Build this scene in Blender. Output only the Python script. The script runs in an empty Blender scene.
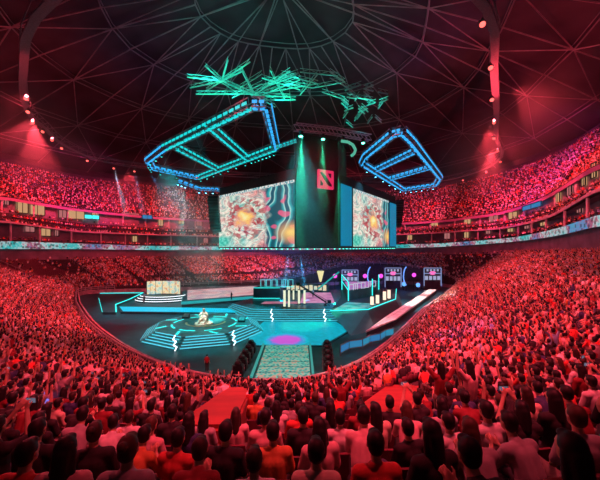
import bpy, bmesh, math, random
import numpy as np
from mathutils import Vector, Matrix
random.seed(7); RNG = np.random.default_rng(7)
SC = bpy.context.scene; COL = SC.collection
CAMZ, F, HZ = 14.0, 300.0, 247.0
PI = math.pi

# ---------------------------------------------------------------- measuring helpers
def at(x, y, D):            # point seen at photo pixel (x, y) at distance D down the hall
    return Vector(((x-300)/F*D, D, CAMZ+(HZ-y)/F*D))
def gz(x, y, z=0.0):        # point of the level z seen at photo pixel (x, y)
    D = (CAMZ-z)*F/(y-HZ)
    return Vector(((x-300)/F*D, D, z))

# ---------------------------------------------------------------- materials
MATS = {}
def node_mat(name):
    m = bpy.data.materials.new(name); m.use_nodes = True
    nt = m.node_tree; b = nt.nodes['Principled BSDF']
    MATS[name] = m
    return m, nt, b
def mat(name, col, rough=.6, metal=0., emis=None, es=0., var=.15, scale=6., bump=0.):
    m, nt, b = node_mat(name)
    if emis: b.inputs['Specular IOR Level'].default_value = .05
    b.inputs['Roughness'].default_value = rough; b.inputs['Metallic'].default_value = metal
    tc = nt.nodes.new('ShaderNodeTexCoord'); n = nt.nodes.new('ShaderNodeTexNoise'); n.inputs['Scale'].default_value = scale
    nt.links.new(tc.outputs['Object'], n.inputs['Vector'])
    r = nt.nodes.new('ShaderNodeValToRGB')
    r.color_ramp.elements[0].color = tuple(c*(1-var) for c in col)+(1,); r.color_ramp.elements[1].color = tuple(min(1, c*(1+var)) for c in col)+(1,)
    r.color_ramp.elements[0].position = .35; r.color_ramp.elements[1].position = .65
    nt.links.new(n.outputs['Fac'], r.inputs['Fac']); nt.links.new(r.outputs['Color'], b.inputs['Base Color'])
    if emis:
        b.inputs['Emission Color'].default_value = tuple(emis)+(1,); b.inputs['Emission Strength'].default_value = es
    if bump:
        bp = nt.nodes.new('ShaderNodeBump'); bp.inputs['Strength'].default_value = bump
        nt.links.new(n.outputs['Fac'], bp.inputs['Height']); nt.links.new(bp.outputs['Normal'], b.inputs['Normal'])
    return m
def objcol_mat(name, rough=.8):
    m, nt, b = node_mat(name)
    oi = nt.nodes.new('ShaderNodeObjectInfo'); n = nt.nodes.new('ShaderNodeTexNoise'); n.inputs['Scale'].default_value = 14
    tc = nt.nodes.new('ShaderNodeTexCoord'); nt.links.new(tc.outputs['Object'], n.inputs['Vector'])
    mx = nt.nodes.new('ShaderNodeMix'); mx.data_type = 'RGBA'; mx.blend_type = 'MULTIPLY'; mx.inputs['Factor'].default_value = .35
    nt.links.new(oi.outputs['Color'], mx.inputs['A']); nt.links.new(n.outputs['Fac'], mx.inputs['B'])
    nt.links.new(mx.outputs['Result'], b.inputs['Base Color']); b.inputs['Roughness'].default_value = rough
    return m
def led(name, col, s, base=(.02, .02, .02)):
    return mat(name, base, .4, 0, col, s)

M_terr = mat('terrace_concrete', (.06, .045, .05), .85, var=.3, scale=1.5, bump=.1)
M_wall = mat('painted_wall', (.26, .19, .25), .8, var=.2, scale=.4)
M_darkwall = mat('dark_wall', (.05, .035, .05), .85, var=.25, scale=.5)
M_roof = mat('roof_deck', (.035, .025, .035), .85, var=.35, scale=.12)
M_steel = mat('roof_steel', (.22, .19, .22), .55, .2, var=.2, scale=.5)
M_alu = mat('aluminium', (.25, .26, .28), .4, .6, var=.15, scale=3)
M_black = mat('black_metal', (.02, .02, .025), .5, .3)
M_blackcloth = mat('black_cloth', (.010, .012, .012), .95, var=.3, scale=2)
M_floor = mat('teal_lit_floor', (.008, .055, .068), .5, var=.3, scale=.5)  # teal light put into the base colour, low red hides the wash spill
M_deck = mat('stage_deck', (.012, .06, .07), .5, var=.3, scale=.7)  # same teal light in the colour, against the red spill
M_tealdeck = mat('teal_deck', (.02, .17, .19), .35, var=.35, scale=1.2)
M_redcarpet = mat('red_carpet', (.55, .05, .04), .95, var=.25, scale=3)
M_redlit = mat('red_lit_board', (.34, .05, .04), .8, var=.15, scale=1)  # red light on the parapets put into the base colour
M_seat = mat('seat_plastic', (.16, .04, .06), .5, var=.2)
M_rail = mat('rail_metal', (.6, .52, .55), .4, .4)
M_cyan = led('cyan_light', (.02, .75, 1.), 2.2)
M_teal = led('teal_light', (.03, .8, .75), 1.6)
M_mint = led('mint_light', (.1, 1., .75), 1.7)
M_blue = led('blue_light', (.12, .38, 1.), 1.6)
M_sky = led('sky_light', (.0, .35, .75), .55)
M_white = led('white_light', (.9, .95, 1.), 2.2)
M_warm = led('warm_light', (1., .78, .45), 1.5)
M_cream = led('cream_window', (.9, .5, .25), .6)
M_pinkwin = led('pink_window', (.9, .3, .3), .45)
M_pink = led('pink_light', (1., .15, .5), 1.2)
M_magenta = led('magenta_light', (.9, .08, .7), 1.4)
M_redlamp = led('red_lamp', (1., .12, .10), 2.6)
M_greenlamp = led('green_lamp', (.1, 1., .6), 12.)
M_bluelamp = led('blue_lamp', (.1, .6, 1.), 9.)
M_logo = led('emblem_red', (.85, .03, .13), .9)
M_gold = mat('pale_gold', (.9, .8, .66), .5, .0, var=.3, scale=5)
M_skin = mat('skin', (.62, .38, .27), .6, var=.08)
M_eye = mat('eye_dark', (.03, .02, .02), .3)
M_lip = mat('lips', (.5, .16, .14), .5)
M_shoe = mat('shoe', (.1, .1, .11), .6)
M_cloth = objcol_mat('clothing')
M_hair = objcol_mat('hair', .6)

# ---------------------------------------------------------------- mesh building
class MB:
    def __init__(s): s.v = []; s.f = []; s.m = []
    def add(s, vs, fs, mi=0):
        o = len(s.v); s.v += [tuple(p) for p in vs]
        for f in fs: s.f.append(tuple(i+o for i in f)); s.m.append(mi)
        return s
    def quad(s, a, b, c, d, mi=0): return s.add([a, b, c, d], [(0, 1, 2, 3)], mi)
    def box(s, c, size, rz=0., mi=0, M=None):
        hx, hy, hz = [k/2 for k in size]; R = M or Matrix.Rotation(rz, 3, 'Z'); c = Vector(c)
        vs = [c+R @ Vector((x*hx, y*hy, z*hz)) for x in (-1, 1) for y in (-1, 1) for z in (-1, 1)]
        return s.add(vs, [(0, 1, 3, 2), (4, 6, 7, 5), (0, 4, 5, 1), (2, 3, 7, 6), (0, 2, 6, 4), (1, 5, 7, 3)], mi)
    def bar(s, a, b, w, h=None, mi=0):
        a, b = Vector(a), Vector(b); d = b-a; L = d.length
        if L < 1e-6: return s
        h = h or w; M = d.to_track_quat('Y', 'Z').to_matrix()
        return s.box((a+b)/2, (w, L, h), mi=mi, M=M)
    def tube(s, a, b, r, n=6, r2=None, mi=0, caps=True):
        a, b = Vector(a), Vector(b); d = b-a
        if d.length < 1e-6: return s
        r2 = r if r2 is None else r2; Q = d.to_track_quat('Z', 'Y').to_matrix(); vs = []
        for p, q in ((a, r), (b, r2)):
            for k in range(n):
                t = 2*PI*k/n; vs.append(p+Q @ Vector((q*math.cos(t), q*math.sin(t), 0)))
        fs = [(k, (k+1) % n, n+(k+1) % n, n+k) for k in range(n)]
        if caps: fs += [tuple(range(n))[::-1], tuple(range(n, 2*n))]
        return s.add(vs, fs, mi)
    def prism(s, poly, z0, z1, mi=0):
        n = len(poly)
        a = sum(poly[i][0]*poly[(i+1) % n][1]-poly[(i+1) % n][0]*poly[i][1] for i in range(n))
        if a < 0: poly = poly[::-1]
        vs = [(p[0], p[1], z0) for p in poly]+[(p[0], p[1], z1) for p in poly]
        fs = [(k, (k+1) % n, n+(k+1) % n, n+k) for k in range(n)]+[tuple(range(n))[::-1], tuple(range(n, 2*n))]
        return s.add(vs, fs, mi)
    def ell(s, c, r, nu=10, nv=7, mi=0):
        vs = []; c = Vector(c)
        for j in range(1, nv):
            t = PI*j/nv
            for i in range(nu):
                p = 2*PI*i/nu; vs.append(c+Vector((r[0]*math.sin(t)*math.cos(p), r[1]*math.sin(t)*math.sin(p), r[2]*math.cos(t))))
        top = len(vs); vs.append(c+Vector((0, 0, r[2]))); vs.append(c-Vector((0, 0, r[2]))); fs = []
        for j in range(nv-2):
            for i in range(nu):
                a, b = j*nu+i, j*nu+(i+1) % nu; fs.append((a, a+nu, b+nu, b))
        for i in range(nu):
            fs.append((top, i, (i+1) % nu)); k = (nv-2)*nu; fs.append((top+1, k+(i+1) % nu, k+i))
        return s.add(vs, fs, mi)
    def lathe(s, c, prof, n=16, mi=0):
        c = Vector(c); vs = []
        for r, z in prof:
            for k in range(n):
                t = 2*PI*k/n; vs.append(c+Vector((r*math.cos(t), r*math.sin(t), z)))
        fs = [(j*n+k, j*n+(k+1) % n, (j+1)*n+(k+1) % n, (j+1)*n+k) for j in range(len(prof)-1) for k in range(n)]
        fs += [tuple(range(n))[::-1], tuple(range((len(prof)-1)*n, len(prof)*n))]
        return s.add(vs, fs, mi)
    def grid(s, rows, mi=0, flip=False):
        n = len(rows[0]); vs = [p for r in rows for p in r]; fs = []
        for j in range(len(rows)-1):
            for i in range(n-1):
                f = (j*n+i, j*n+i+1, (j+1)*n+i+1, (j+1)*n+i); fs.append(f[::-1] if flip else f)
        return s.add(vs, fs, mi)
    def build(s, name, mats, parent=None, smooth=False):
        me = bpy.data.meshes.new(name); me.from_pydata(s.v, [], s.f)
        if not isinstance(mats, (list, tuple)): mats = [mats]
        for m in mats: me.materials.append(m)
        me.polygons.foreach_set('material_index', s.m)
        if smooth: me.polygons.foreach_set('use_smooth', [True]*len(s.f))
        me.update()
        o = bpy.data.objects.new(name, me); COL.objects.link(o)
        if parent: o.parent = parent
        return o
def tag(o, label=None, cat=None, group=None, kind=None):
    if label: o['label'] = label
    if cat: o['category'] = cat
    if group: o['group'] = group
    if kind: o['kind'] = kind
    return o
def empty(name, loc, label=None, cat=None, group=None, rz=0):
    o = bpy.data.objects.new(name, None); COL.objects.link(o); o.location = loc; o.rotation_euler.z = rz; o.empty_display_size = .2
    return tag(o, label, cat, group)
def keep(child, root):      # parent a mesh already built in world coordinates
    child.parent = root; child.matrix_parent_inverse = Matrix.Translation(root.location).inverted()
    return child
def struct(o): return tag(o, kind='structure')

# ---------------------------------------------------------------- plan of the bowl: (front row point, z) -> (top row point, z)
ST = [  # Bx, By, Bz, Tx, Ty, Tz
 (-2, 28.3, .4, -3, -2.2, 13.0), (-11, 30.2, .4, -27, 8, 12.4), (-21, 36.8, .4, -43, 20, 11.7), (-33.5, 48.5, .4, -57, 34, 11.2),
 (-45.5, 62, .4, -70, 51, 10.8), (-56, 75, .5, -80, 70, 10.2), (-64, 89, .8, -84, 94, 9.9), (-48, 94, 1.2, -72, 114, 9.6),
 (-33, 98, 1.5, -54, 126, 9.3), (-5, 104, 2.5, -25, 134, 9.2), (20, 114, 7.0, 10, 138, 9.8), (40, 113, 6.5, 38, 136, 10.2),
 (52, 102, 3.0, 60, 122, 11.0), (43, 86, 1.0, 67, 98, 11.9), (28.5, 66, .4, 60, 74, 12.4), (17, 47.5, .4, 48, 48, 12.8),
 (10, 37, .4, 33, 24, 12.9), (4.5, 31, .4, 18, 5, 13.1)]
NS = len(ST); SA = np.array(ST, float)
def cr(s):                  # Catmull-Rom through the stations, closed
    s = np.asarray(s, float) % NS; i = np.floor(s).astype(int); t = (s-i)[..., None]
    p0, p1, p2, p3 = (SA[(i+k) % NS] for k in (-1, 0, 1, 2))
    return .5*((2*p1)+(-p0+p2)*t+(2*p0-5*p1+4*p2-p3)*t*t+(-p0+3*p1-3*p2+p3)*t**3)
def bowl(s, t):             # point of the seating slope, t = 0 front row, 1 top row
    a = cr(s); return a[..., :3]*(1-t)+a[..., 3:]*t
NR = 33
# heights of the tiers, read off the photograph along the ring
XS = [0, 50, 75, 150, 220, 300, 380, 440, 500, 520, 548, 575, 600]
LV = dict(rib_bot=[249, 249, 249, 250, 250, 250, 248.5, 247, 243, 241, 237.5, 232, 225],
          rib_top=[241, 242.5, 243.5, 246, 246.5, 246, 245, 243.5, 239, 236.5, 231, 223, 213],
          rail=[220, 227, 231, 234, 236, 236, 235, 232, 228, 224, 217, 202, 185],
          up0=[196, 205, 209, 217, 221, 223, 224, 221, 213, 207, 196, 179, 162],
          up1=[160, 172, 178, 185, 190, 192, 191, 187, 173, 166, 158, 144, 125])
DS = np.arange(0, NS, .125)
RA = cr(DS); RT = RA[:, 3:]
RN = RT[:, :2]-RA[:, :2]; RN /= np.linalg.norm(RN, axis=1)[:, None]
def ring_off(off): return RT[:, :2]+RN*off
def level_z(name, off):
    q = ring_off(off); z = np.full(len(q), np.nan)
    for i, (X, Y) in enumerate(q):
        if Y > 20:
            x = 300+F*X/Y
            if -30 <= x <= 630: z[i] = CAMZ+(HZ-np.interp(x, XS, LV[name]))/F*Y
    ok = np.where(~np.isnan(z))[0]
    lo, hi = ok[0], ok[-1]
    z[:lo] = z[lo]+(z[hi]-z[lo])*np.linspace(.5, 0, lo) if lo else z[:lo]
    z[hi+1:] = z[hi]+(z[lo]-z[hi])*np.linspace(0, .5, len(z)-hi-1)
    z = np.where(np.isnan(z), np.interp(np.arange(len(z)), ok, z[ok]), z)
    for _ in range(3): z = (np.roll(z, 1)+2*z+np.roll(z, -1))/4
    return z
def ring_pts(off, z, i0=0, i1=None):
    q = ring_off(off); i1 = len(q) if i1 is None else i1
    zz = z if hasattr(z, '__len__') else np.full(len(q), z)
    return [(q[i][0], q[i][1], zz[i]) for i in range(i0, i1)]
Z = dict(rb=level_z('rib_bot', .6), rt=level_z('rib_top', .6), ra=level_z('rail', .5), u0=level_z('up0', 3.5), u1=level_z('up1', 23))
I0, I1 = 20, 16*8+4         # part of the ring the photo can see (plus some)
def ringwall(name, offz, m, thick=None, i0=I0, i1=I1):
    mb = MB(); mb.grid([ring_pts(o, z, i0, i1) for o, z in offz]); return mb.build(name, m)

# lower bowl terraces, one mesh of steps per stand between aisles
def terrace(s0, s1, name, nrow=NR):
    ss = np.linspace(s0, s1, max(3, int((s1-s0)*8)+1)); mb = MB(); rows = []
    for r in range(nrow):
        t0, t1 = r/nrow, (r+1)/nrow
        a = bowl(ss, t0); b = bowl(ss, t1); z = a[:, 2]
        rows.append([(p[0], p[1], q) for p, q in zip(a, z)]); rows.append([(p[0], p[1], q) for p, q in zip(b, z)])
    a = bowl(ss, 1.0); rows.append([tuple(p) for p in a])
    base = [(p[0], p[1], 0) for p in bowl(ss, 0)]
    mb.grid([base]+rows)
    return struct(mb.build(name, M_terr))
STANDS = [(i, i+1) for i in range(NS)]
for a, b in STANDS: terrace(a, b, 'floor_terrace')
sf = np.linspace(0, NS, 150); A_, B_ = bowl(sf, -.035), bowl(sf, -.025)
mb = MB(); mb.grid([[(p[0], p[1], 0) for p in A_], [(p[0], p[1], 1.15) for p in A_], [(p[0], p[1], 1.15) for p in B_], [(p[0], p[1], 0) for p in B_]])
struct(mb.build('wall_front_row', mat('front_wall_paint', (.42, .3, .34), .6, var=.3, scale=.8)))

# concourse wall, ribbon, suites, upper deck
zT = RT[:, 2]
struct(ringwall('wall_concourse', [(0, zT), (2.5, zT), (2.5, Z['rb']+.3), (.5, Z['rb']+.1)], M_wall))
rib = MB(); rib.grid([ring_pts(.5, Z['rb'], I0, I1), ring_pts(.5, Z['rt'], I0, I1)])
def ribbon_mat():
    m, nt, b = node_mat('ribbon_display'); N = nt.nodes; L = nt.links
    tc = N.new('ShaderNodeTexCoord'); v = N.new('ShaderNodeTexVoronoi'); v.inputs['Scale'].default_value = .9; v.distance = 'CHEBYCHEV'
    n = N.new('ShaderNodeTexNoise'); n.inputs['Scale'].default_value = .06; n2 = N.new('ShaderNodeTexNoise'); n2.inputs['Scale'].default_value = 1.6
    for k in (v, n, n2): L.new(tc.outputs['Object'], k.inputs['Vector'])
    r = N.new('ShaderNodeValToRGB'); r.color_ramp.interpolation = 'LINEAR'
    for k, (p, c) in enumerate([(0, (.02, .25, .4, 1)), (.42, (.03, .6, .6, 1)), (.5, (.6, .75, .8, 1)), (.56, (.5, .05, .12, 1)), (.64, (.1, .35, .7, 1)), (.8, (.02, .5, .5, 1))]):
        e = r.color_ramp.elements[k] if k < 2 else r.color_ramp.elements.new(p); e.position = p; e.color = c
    ad = N.new('ShaderNodeMath'); ad.operation = 'MULTIPLY_ADD'; ad.inputs[1].default_value = .35
    L.new(n2.outputs['Fac'], ad.inputs[0]); sb = N.new('ShaderNodeMath'); sb.operation = 'SUBTRACT'; sb.inputs[1].default_value = .17
    L.new(n.outputs['Fac'], sb.inputs[0]); L.new(sb.outputs[0], ad.inputs[2]); L.new(ad.outputs[0], r.inputs['Fac'])
    L.new(r.outputs['Color'], b.inputs['Emission Color'])
    gt = N.new('ShaderNodeMath'); gt.operation = 'GREATER_THAN'; gt.inputs[1].default_value = .3; L.new(v.outputs['Distance'], gt.inputs[0])
    ml = N.new('ShaderNodeMath'); ml.operation = 'MULTIPLY_ADD'; ml.inputs[1].default_value = .5; ml.inputs[2].default_value = .22; L.new(gt.outputs[0], ml.inputs[0])
    L.new(ml.outputs[0], b.inputs['Emission Strength']); b.inputs['Base Color'].default_value = (.02, .02, .02, 1)
    return m
tag(rib.build('ribbon_display', ribbon_mat()), 'long curved ribbon of cyan and white LED screen running round the bowl below the suites', 'led screen')
rl = level_z('rail', .5)
flo = Z['rt']+.05
struct(ringwall('floor_lower_suites', [(.5, flo), (4.2, flo+.1)], M_terr))
struct(ringwall('wall_lower_suites', [(4.2, flo+.1), (4.2, Z['ra']-.45), (.35, Z['ra']-.45)], M_wall))
fas = MB(); fas.grid([ring_pts(.3, Z['ra']-.5, I0, I1), ring_pts(.3, Z['ra']+.05, I0, I1), ring_pts(.6, Z['ra']+.05, I0, I1), ring_pts(.6, Z['ra']-.5, I0, I1)])
M_fascia = mat('balcony_fascia', (.62, .5, .58), .5, var=.2, scale=.6)
struct(fas.build('trim_balcony', M_fascia))
ZF = Z['ra']-.5
mid = Z['ra']+(Z['u0']-Z['ra'])*.38
terr2 = [(.6, ZF), (1.7, ZF), (1.7, ZF+.5*(mid-ZF)), (3.0, ZF+.5*(mid-ZF)), (3.0, mid), (4.6, mid)]
struct(ringwall('floor_upper_suites', terr2, M_terr))
struct(ringwall('wall_upper_suites', [(4.6, mid), (4.6, Z['u0']-.6), (3.4, Z['u0']-.7)], M_wall))
NU = 20
rows = [(3.4, Z['u0']-.7), (3.4, Z['u0']+.3)]
for r in range(NU):
    a = r/NU; zz = Z['u0']+(Z['u1']-Z['u0'])*a-.6
    rows += [(3.6+19*r/NU, zz), (3.6+19*(r+1)/NU, zz)]
struct(ringwall('floor_upper_deck', rows, M_terr))
struct(ringwall('trim_upper_deck', [(3.3, Z['u0']-.8), (3.3, Z['u0']+.1), (3.55, Z['u0']+.1)], mat('upper_fascia', (.4, .2, .4), .6)))
ZE = Z['u1']+5
struct(ringwall('wall_upper', [(22.6, Z['u1']-.6), (24.5, Z['u1']-.6), (24.5, Z['u1']+1.5), (30, ZE)], M_darkwall))

# ---------------------------------------------------------------- roof
APEX = Vector((-4, 58, 66))
E = np.array([(q[0], q[1], z) for q, z in zip(ring_off(30), ZE)])
def dome(i, t, drop=0.):    # t = 0 rim, 1 apex
    e = Vector(E[int(i) % len(E)]); f = i-int(i); e = e.lerp(Vector(E[(int(i)+1) % len(E)]), f)
    p = e.lerp(APEX, t); p.z = e.z+(APEX.z-e.z)*math.sin(t*PI/2)-drop
    return p
mb = MB(); mb.grid([[dome(i % len(E), t) for i in range(0, len(E)+1, 2)] for t in [k/12 for k in range(13)]])
struct(mb.build('ceiling', M_roof))
RINGS = [.12, .3, .48, .66, .84]; NRAD = 36
for k, t in enumerate(RINGS):
    mb = MB(); pts = [dome(i % len(E), t, 1.6) for i in range(0, len(E)+1, 4)]
    for a, b in zip(pts, pts[1:]):
        mb.tube(a, b, .15, 5); mb.tube(a+Vector((0, 0, 1.2)), b+Vector((0, 0, 1.2)), .12, 4)
    struct(mb.build('ceiling_truss', M_steel))
for k in range(NRAD):
    i = k*len(E)/NRAD; mb = MB(); tt = [0]+RINGS+([.97] if k % 3 == 0 else [])
    pts = [dome(i, t, 1.6) for t in tt]
    for a, b in zip(pts, pts[1:]): mb.tube(a, b, .15, 5)
    for j in range(1, len(tt)-1):
        if (j+k) % 2: mb.tube(pts[j], dome(i+len(E)/NRAD, tt[j+1], 1.6), .13, 4)
        else: mb.tube(pts[j+1], dome(i+len(E)/NRAD, tt[j], 1.6), .13, 4)
    struct(mb.build('ceiling_truss', M_steel))

# ring catwalk with red wash lamps
CW = [(-34, 37.5), (-40, 44), (-44.5, 50), (-47, 56), (-50, 63), (-51, 72), (-49, 79), (-42, 84), (-24, 92), (0, 97), (27, 101), (45, 101), (51.5, 88), (48.7, 73), (39.5, 61), (32.3, 50), (24.4, 38.5), (17, 28), (5, 22), (-12, 23), (-25, 29)]
def closed(pts, n):
    P = np.array(pts, float); N = len(P); out = []
    for i in range(N):
        for k in range(n):
            t = k/n; p0, p1, p2, p3 = (P[(i+j) % N] for j in (-1, 0, 1, 2))
            out.append(.5*((2*p1)+(-p0+p2)*t+(2*p0-5*p1+4*p2-p3)*t*t+(-p0+3*p1-3*p2+p3)*t**3))
    return out
cw = closed(CW, 3); ZC = 36.0
root = empty('ring_catwalk', (cw[0][0], cw[0][1], ZC), 'lattice catwalk hung in an oval below the roof, ringed with red lamps', 'catwalk')
deck, lace, rail = MB(), MB(), MB(); n = len(cw)
cc = np.mean(cw, axis=0)
for i in range(n):
    a, b = Vector((*cw[i], ZC)), Vector((*cw[(i+1) % n], ZC))
    da = Vector((cw[i][0]-cc[0], cw[i][1]-cc[1], 0)).normalized()*.8; db = Vector((cw[(i+1) % n][0]-cc[0], cw[(i+1) % n][1]-cc[1], 0)).normalized()*.8
    deck.add([a, b, b+db, a+da, a-Vector((0, 0, .15)), b-Vector((0, 0, .15)), b+db-Vector((0, 0, .15)), a+da-Vector((0, 0, .15))], [(0, 3, 2, 1), (4, 5, 6, 7), (0, 1, 5, 4), (3, 7, 6, 2)])
    up = Vector((0, 0, 1.2))
    rail.tube(a+up, b+up, .07, 4); rail.tube(a+da+up, b+db+up, .07, 4)
    lace.tube(a, b+up, .05, 4); lace.tube(a+da, b+db+up, .05, 4); lace.tube(a, a+up, .05, 4)
M_cw = mat('catwalk_steel', (.2, .17, .2), .6, .3)
for o in (deck.build('walkway_deck', M_cw), rail.build('rail', M_cw), lace.build('lattice', M_cw)): keep(o, root)

def sub(child, part): child.parent = part; return child
LIGHTS = []
def spot(loc, target, col, power, size=60, blend=.6, rad=.3):
    d = bpy.data.lights.new('spot_lamp', 'SPOT'); d.color = col; d.energy = power; d.spot_size = math.radians(size); d.spot_blend = blend; d.shadow_soft_size = rad
    o = bpy.data.objects.new('spot_lamp', d); COL.objects.link(o); o.location = loc
    o.rotation_euler = (Vector(target)-Vector(loc)).to_track_quat('-Z', 'Y').to_euler(); LIGHTS.append(o); return o
def fixture(loc, target, lens, label, group, s=.5):
    loc, target = Vector(loc), Vector(target); d = (target-loc).normalized()
    r = empty('stage_lamp', loc, label, 'stage light', group)
    Q = d.to_track_quat('Z', 'Y').to_matrix()
    def w(mb, nm, m):
        o = mb.build(nm, m, r); return o
    mb = MB(); mb.tube(-d*s*.6, d*s*.55, s*.42, 10, r2=s*.5); w(mb, 'housing', M_black)
    mb = MB(); mb.tube(d*s*.56, d*s*.6, s*.42, 10); w(mb, 'lens', lens)
    mb = MB(); mb.bar((0, 0, s*.9), (0, 0, s*.2), s*.12); mb.bar((-s*.55, 0, s*.3), (s*.55, 0, s*.3), s*.12); w(mb, 'yoke', M_black)
    return r
# ---------------------------------------------------------------- flown trusses
def truss_frame(segs, s, label, group, led_m, name='lighting_truss', lamps=None, cat='truss'):
    r0 = Vector(segs[0][0]); root = empty(name, r0, label, cat, group)
    for a, b in segs:
        a, b = Vector(a), Vector(b); d = (b-a).normalized(); side = d.cross(Vector((0, 0, 1))).normalized()*s/2; up = Vector((0, 0, s/2))
        ch, la, le = MB(), MB(), MB(); L = (b-a).length; n = max(2, int(L/s/1.1))
        cs = [side+up, side-up, -side-up, -side+up]
        for c in cs: ch.tube(a+c, b+c, s*.07, 5)
        for k in range(n):
            p, q = a.lerp(b, k/n), a.lerp(b, (k+1)/n)
            for j in range(4):
                c0, c1 = cs[j], cs[(j+1) % 4]
                la.tube(p+(c0 if k % 2 else c1), q+(c1 if k % 2 else c0), s*.045, 4)
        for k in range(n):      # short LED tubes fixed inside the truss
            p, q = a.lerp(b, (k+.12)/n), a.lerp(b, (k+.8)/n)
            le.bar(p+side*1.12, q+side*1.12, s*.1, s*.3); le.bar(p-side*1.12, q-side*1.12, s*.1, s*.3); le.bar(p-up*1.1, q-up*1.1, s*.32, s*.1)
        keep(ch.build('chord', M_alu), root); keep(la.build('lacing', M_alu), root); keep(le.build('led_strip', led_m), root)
    return root
ZT_ = 34.0
def tp(x, y, z=ZT_): return gz(x, y, z) if y > HZ else at(x, y, (z-CAMZ)*F/(HZ-y))
def drops(pts, n, lens, label, group):
    for k in range(n):
        u = (k+.5)/n*(len(pts)-1); i = int(u); p = pts[i].lerp(pts[i+1], u-i)+Vector((0, 0, -1.3))
        fixture(p, p+Vector((random.uniform(-.3, .3), random.uniform(-.5, .1), -1)), lens, label, group, .45)
def sg(pts, close=False): return [(pts[i], pts[(i+1) % len(pts)]) for i in range(len(pts) if close else len(pts)-1)]
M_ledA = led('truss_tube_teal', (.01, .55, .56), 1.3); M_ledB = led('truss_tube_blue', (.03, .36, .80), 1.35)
L = [tp(*p) for p in [(148, 160), (165, 147), (252, 104), (266, 104), (276, 147), (250, 157), (198, 177), (152, 167)]]
truss_frame([(L[1], L[2]), (L[4], L[5]), (L[5], L[6])]+[(tp(208, 124), tp(246, 157)), (tp(176, 146), tp(217, 168))], 1.35,
            'teal-lit lattice light frame slung beside the big screens, wide end toward the camera', None, M_ledA)
truss_frame([(L[0], L[1]), (L[2], L[3]), (L[3], L[4]), (L[6], L[7]), (L[7], L[0])], 1.35,
            'blue-lit end bars closing the teal lattice light frame', None, M_ledB)
drops([L[6], L[5], L[4]], 14, M_teal, 'small black lamp hung under the teal-lit lattice light frame', 'lamps under the teal lattice frame')
drops([L[1], L[0], L[7], L[6]], 9, M_teal, 'small black lamp under the far end of the teal-lit lattice frame', 'lamps under the far end of the teal frame')
R_ = [tp(*p) for p in [(393, 133), (402, 131), (411, 140), (440, 177), (436, 184), (403, 189), (362, 163), (366, 155)]]
truss_frame(sg(R_, True)+[(tp(376, 169), tp(415, 150)), (tp(390, 178), tp(431, 166))], 1.35,
            'blue-lit lattice light frame hung past the flame-picture screen, over the stands', None, M_ledB)
drops([R_[6], R_[5], R_[4]], 12, M_bluelamp, 'small black lamp hung under the blue-lit lattice light frame', 'lamps under the blue lattice frame')
drops([R_[0], R_[7], R_[6]], 5, M_black, 'dark unlit lamp on the inner bar of the blue lattice frame', 'unlit lamps of the blue frame')

# front truss over the cube
FT = [at(295, 127, 54), at(333, 131, 58.5), at(370, 138, 63)]
M_lil = mat('lilac_lit_truss', (.75, .6, .75), .4, .2)  # lilac light on this truss put into its base colour
root = empty('flown_truss', FT[0], 'pale lattice truss above the dark screen corner carrying green beam lamps', 'truss')
for a, b in sg(FT):
    for s_, nm, m in ((0, 'chord', M_lil), (1, 'lacing', M_lil)):
        mb = MB(); up = Vector((0, 0, .6)); d = (b-a).normalized(); sd = Vector((-d.y, d.x, 0))*.5; n = 9
        if s_ == 0:
            for c in (up+sd, up-sd, -up+sd, -up-sd): mb.tube(a+c, b+c, .09, 5)
        else:
            for k in range(n):
                p, q = a.lerp(b, k/n), a.lerp(b, (k+1)/n)
                for c0, c1 in ((up+sd, -up+sd), (up-sd, -up-sd), (up+sd, up-sd), (-up+sd, -up-sd)): mb.tube(p+c0, q+c1, .06, 4)
        keep(mb.build(nm, m), root)
GL = [(301, 134, 53), (323, 137, 56), (343, 139, 58.5), (363, 141, 61)]
for k, (x, y, D) in enumerate(GL):
    p = at(x, y, D); fixture(p, p+Vector((0, -.15, -1)), M_greenlamp, 'green beam lamp under the pale truss, %s' % ['above the emblem sign\'s left shoulder', 'directly over the red emblem sign', 'beside the cyan strip of the right screen', 'at the end near the blue lattice frame'][k], 'green beam lamps on the pale truss', .8)

cb = empty('curved_light_bar', at(341, 141, 58), 'small curved green-lit bar hooked under the pale truss', 'light bar')
mb = MB(); arc_ = [at(x, y, 57.5) for x, y in [(341, 141), (348, 142), (353, 145), (355.5, 150), (354, 154), (351, 156)]]
for a, b in zip(arc_, arc_[1:]): mb.tube(a, b, .28, 6)
keep(mb.build('tube', led('hook_green', (.12, .6, .42), .7)), cb)
# ---------------------------------------------------------------- centre screens
ZB = 14.1
c0, c1 = Vector((-.7, 53.7, 0)), Vector((7.4, 58.0, 0))
lf = Vector((-19.0, 71.0, 0)); rg = Vector((27.5, 85.5, 0))
body = [(c0.x, c0.y), (c1.x, c1.y), (rg.x, rg.y), (20, 96), (-8, 92), (-20, 73)]
root = empty('screen_cube', (4, 75, ZB), 'huge black hanging block of screens over the stage with glowing game pictures', 'hanging screen block')
mb = MB(); cen = Vector((4, 76, 0)); inner = [tuple((Vector((*p, 0))*.985+cen*.015).to_2d()) for p in body]
mb.prism(inner, ZB, 28.3); keep(mb.build('casing', M_blackcloth), root)
tow = [(c0.x, c0.y+.05), (c1.x, c1.y+.1), (c1.x+2.5, c1.y+6), (-1, 62)]
mb = MB(); mb.prism(tow, ZB, 34.6); keep(mb.build('curtain_tower', M_blackcloth), root)
mb = MB()
for p, q in zip(inner, inner[1:]+inner[:1]): mb.bar((*p, ZB-.2), (*q, ZB-.2), .5, .35)
keep(mb.build('bottom_rim', M_black), root)
mb = MB()
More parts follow.
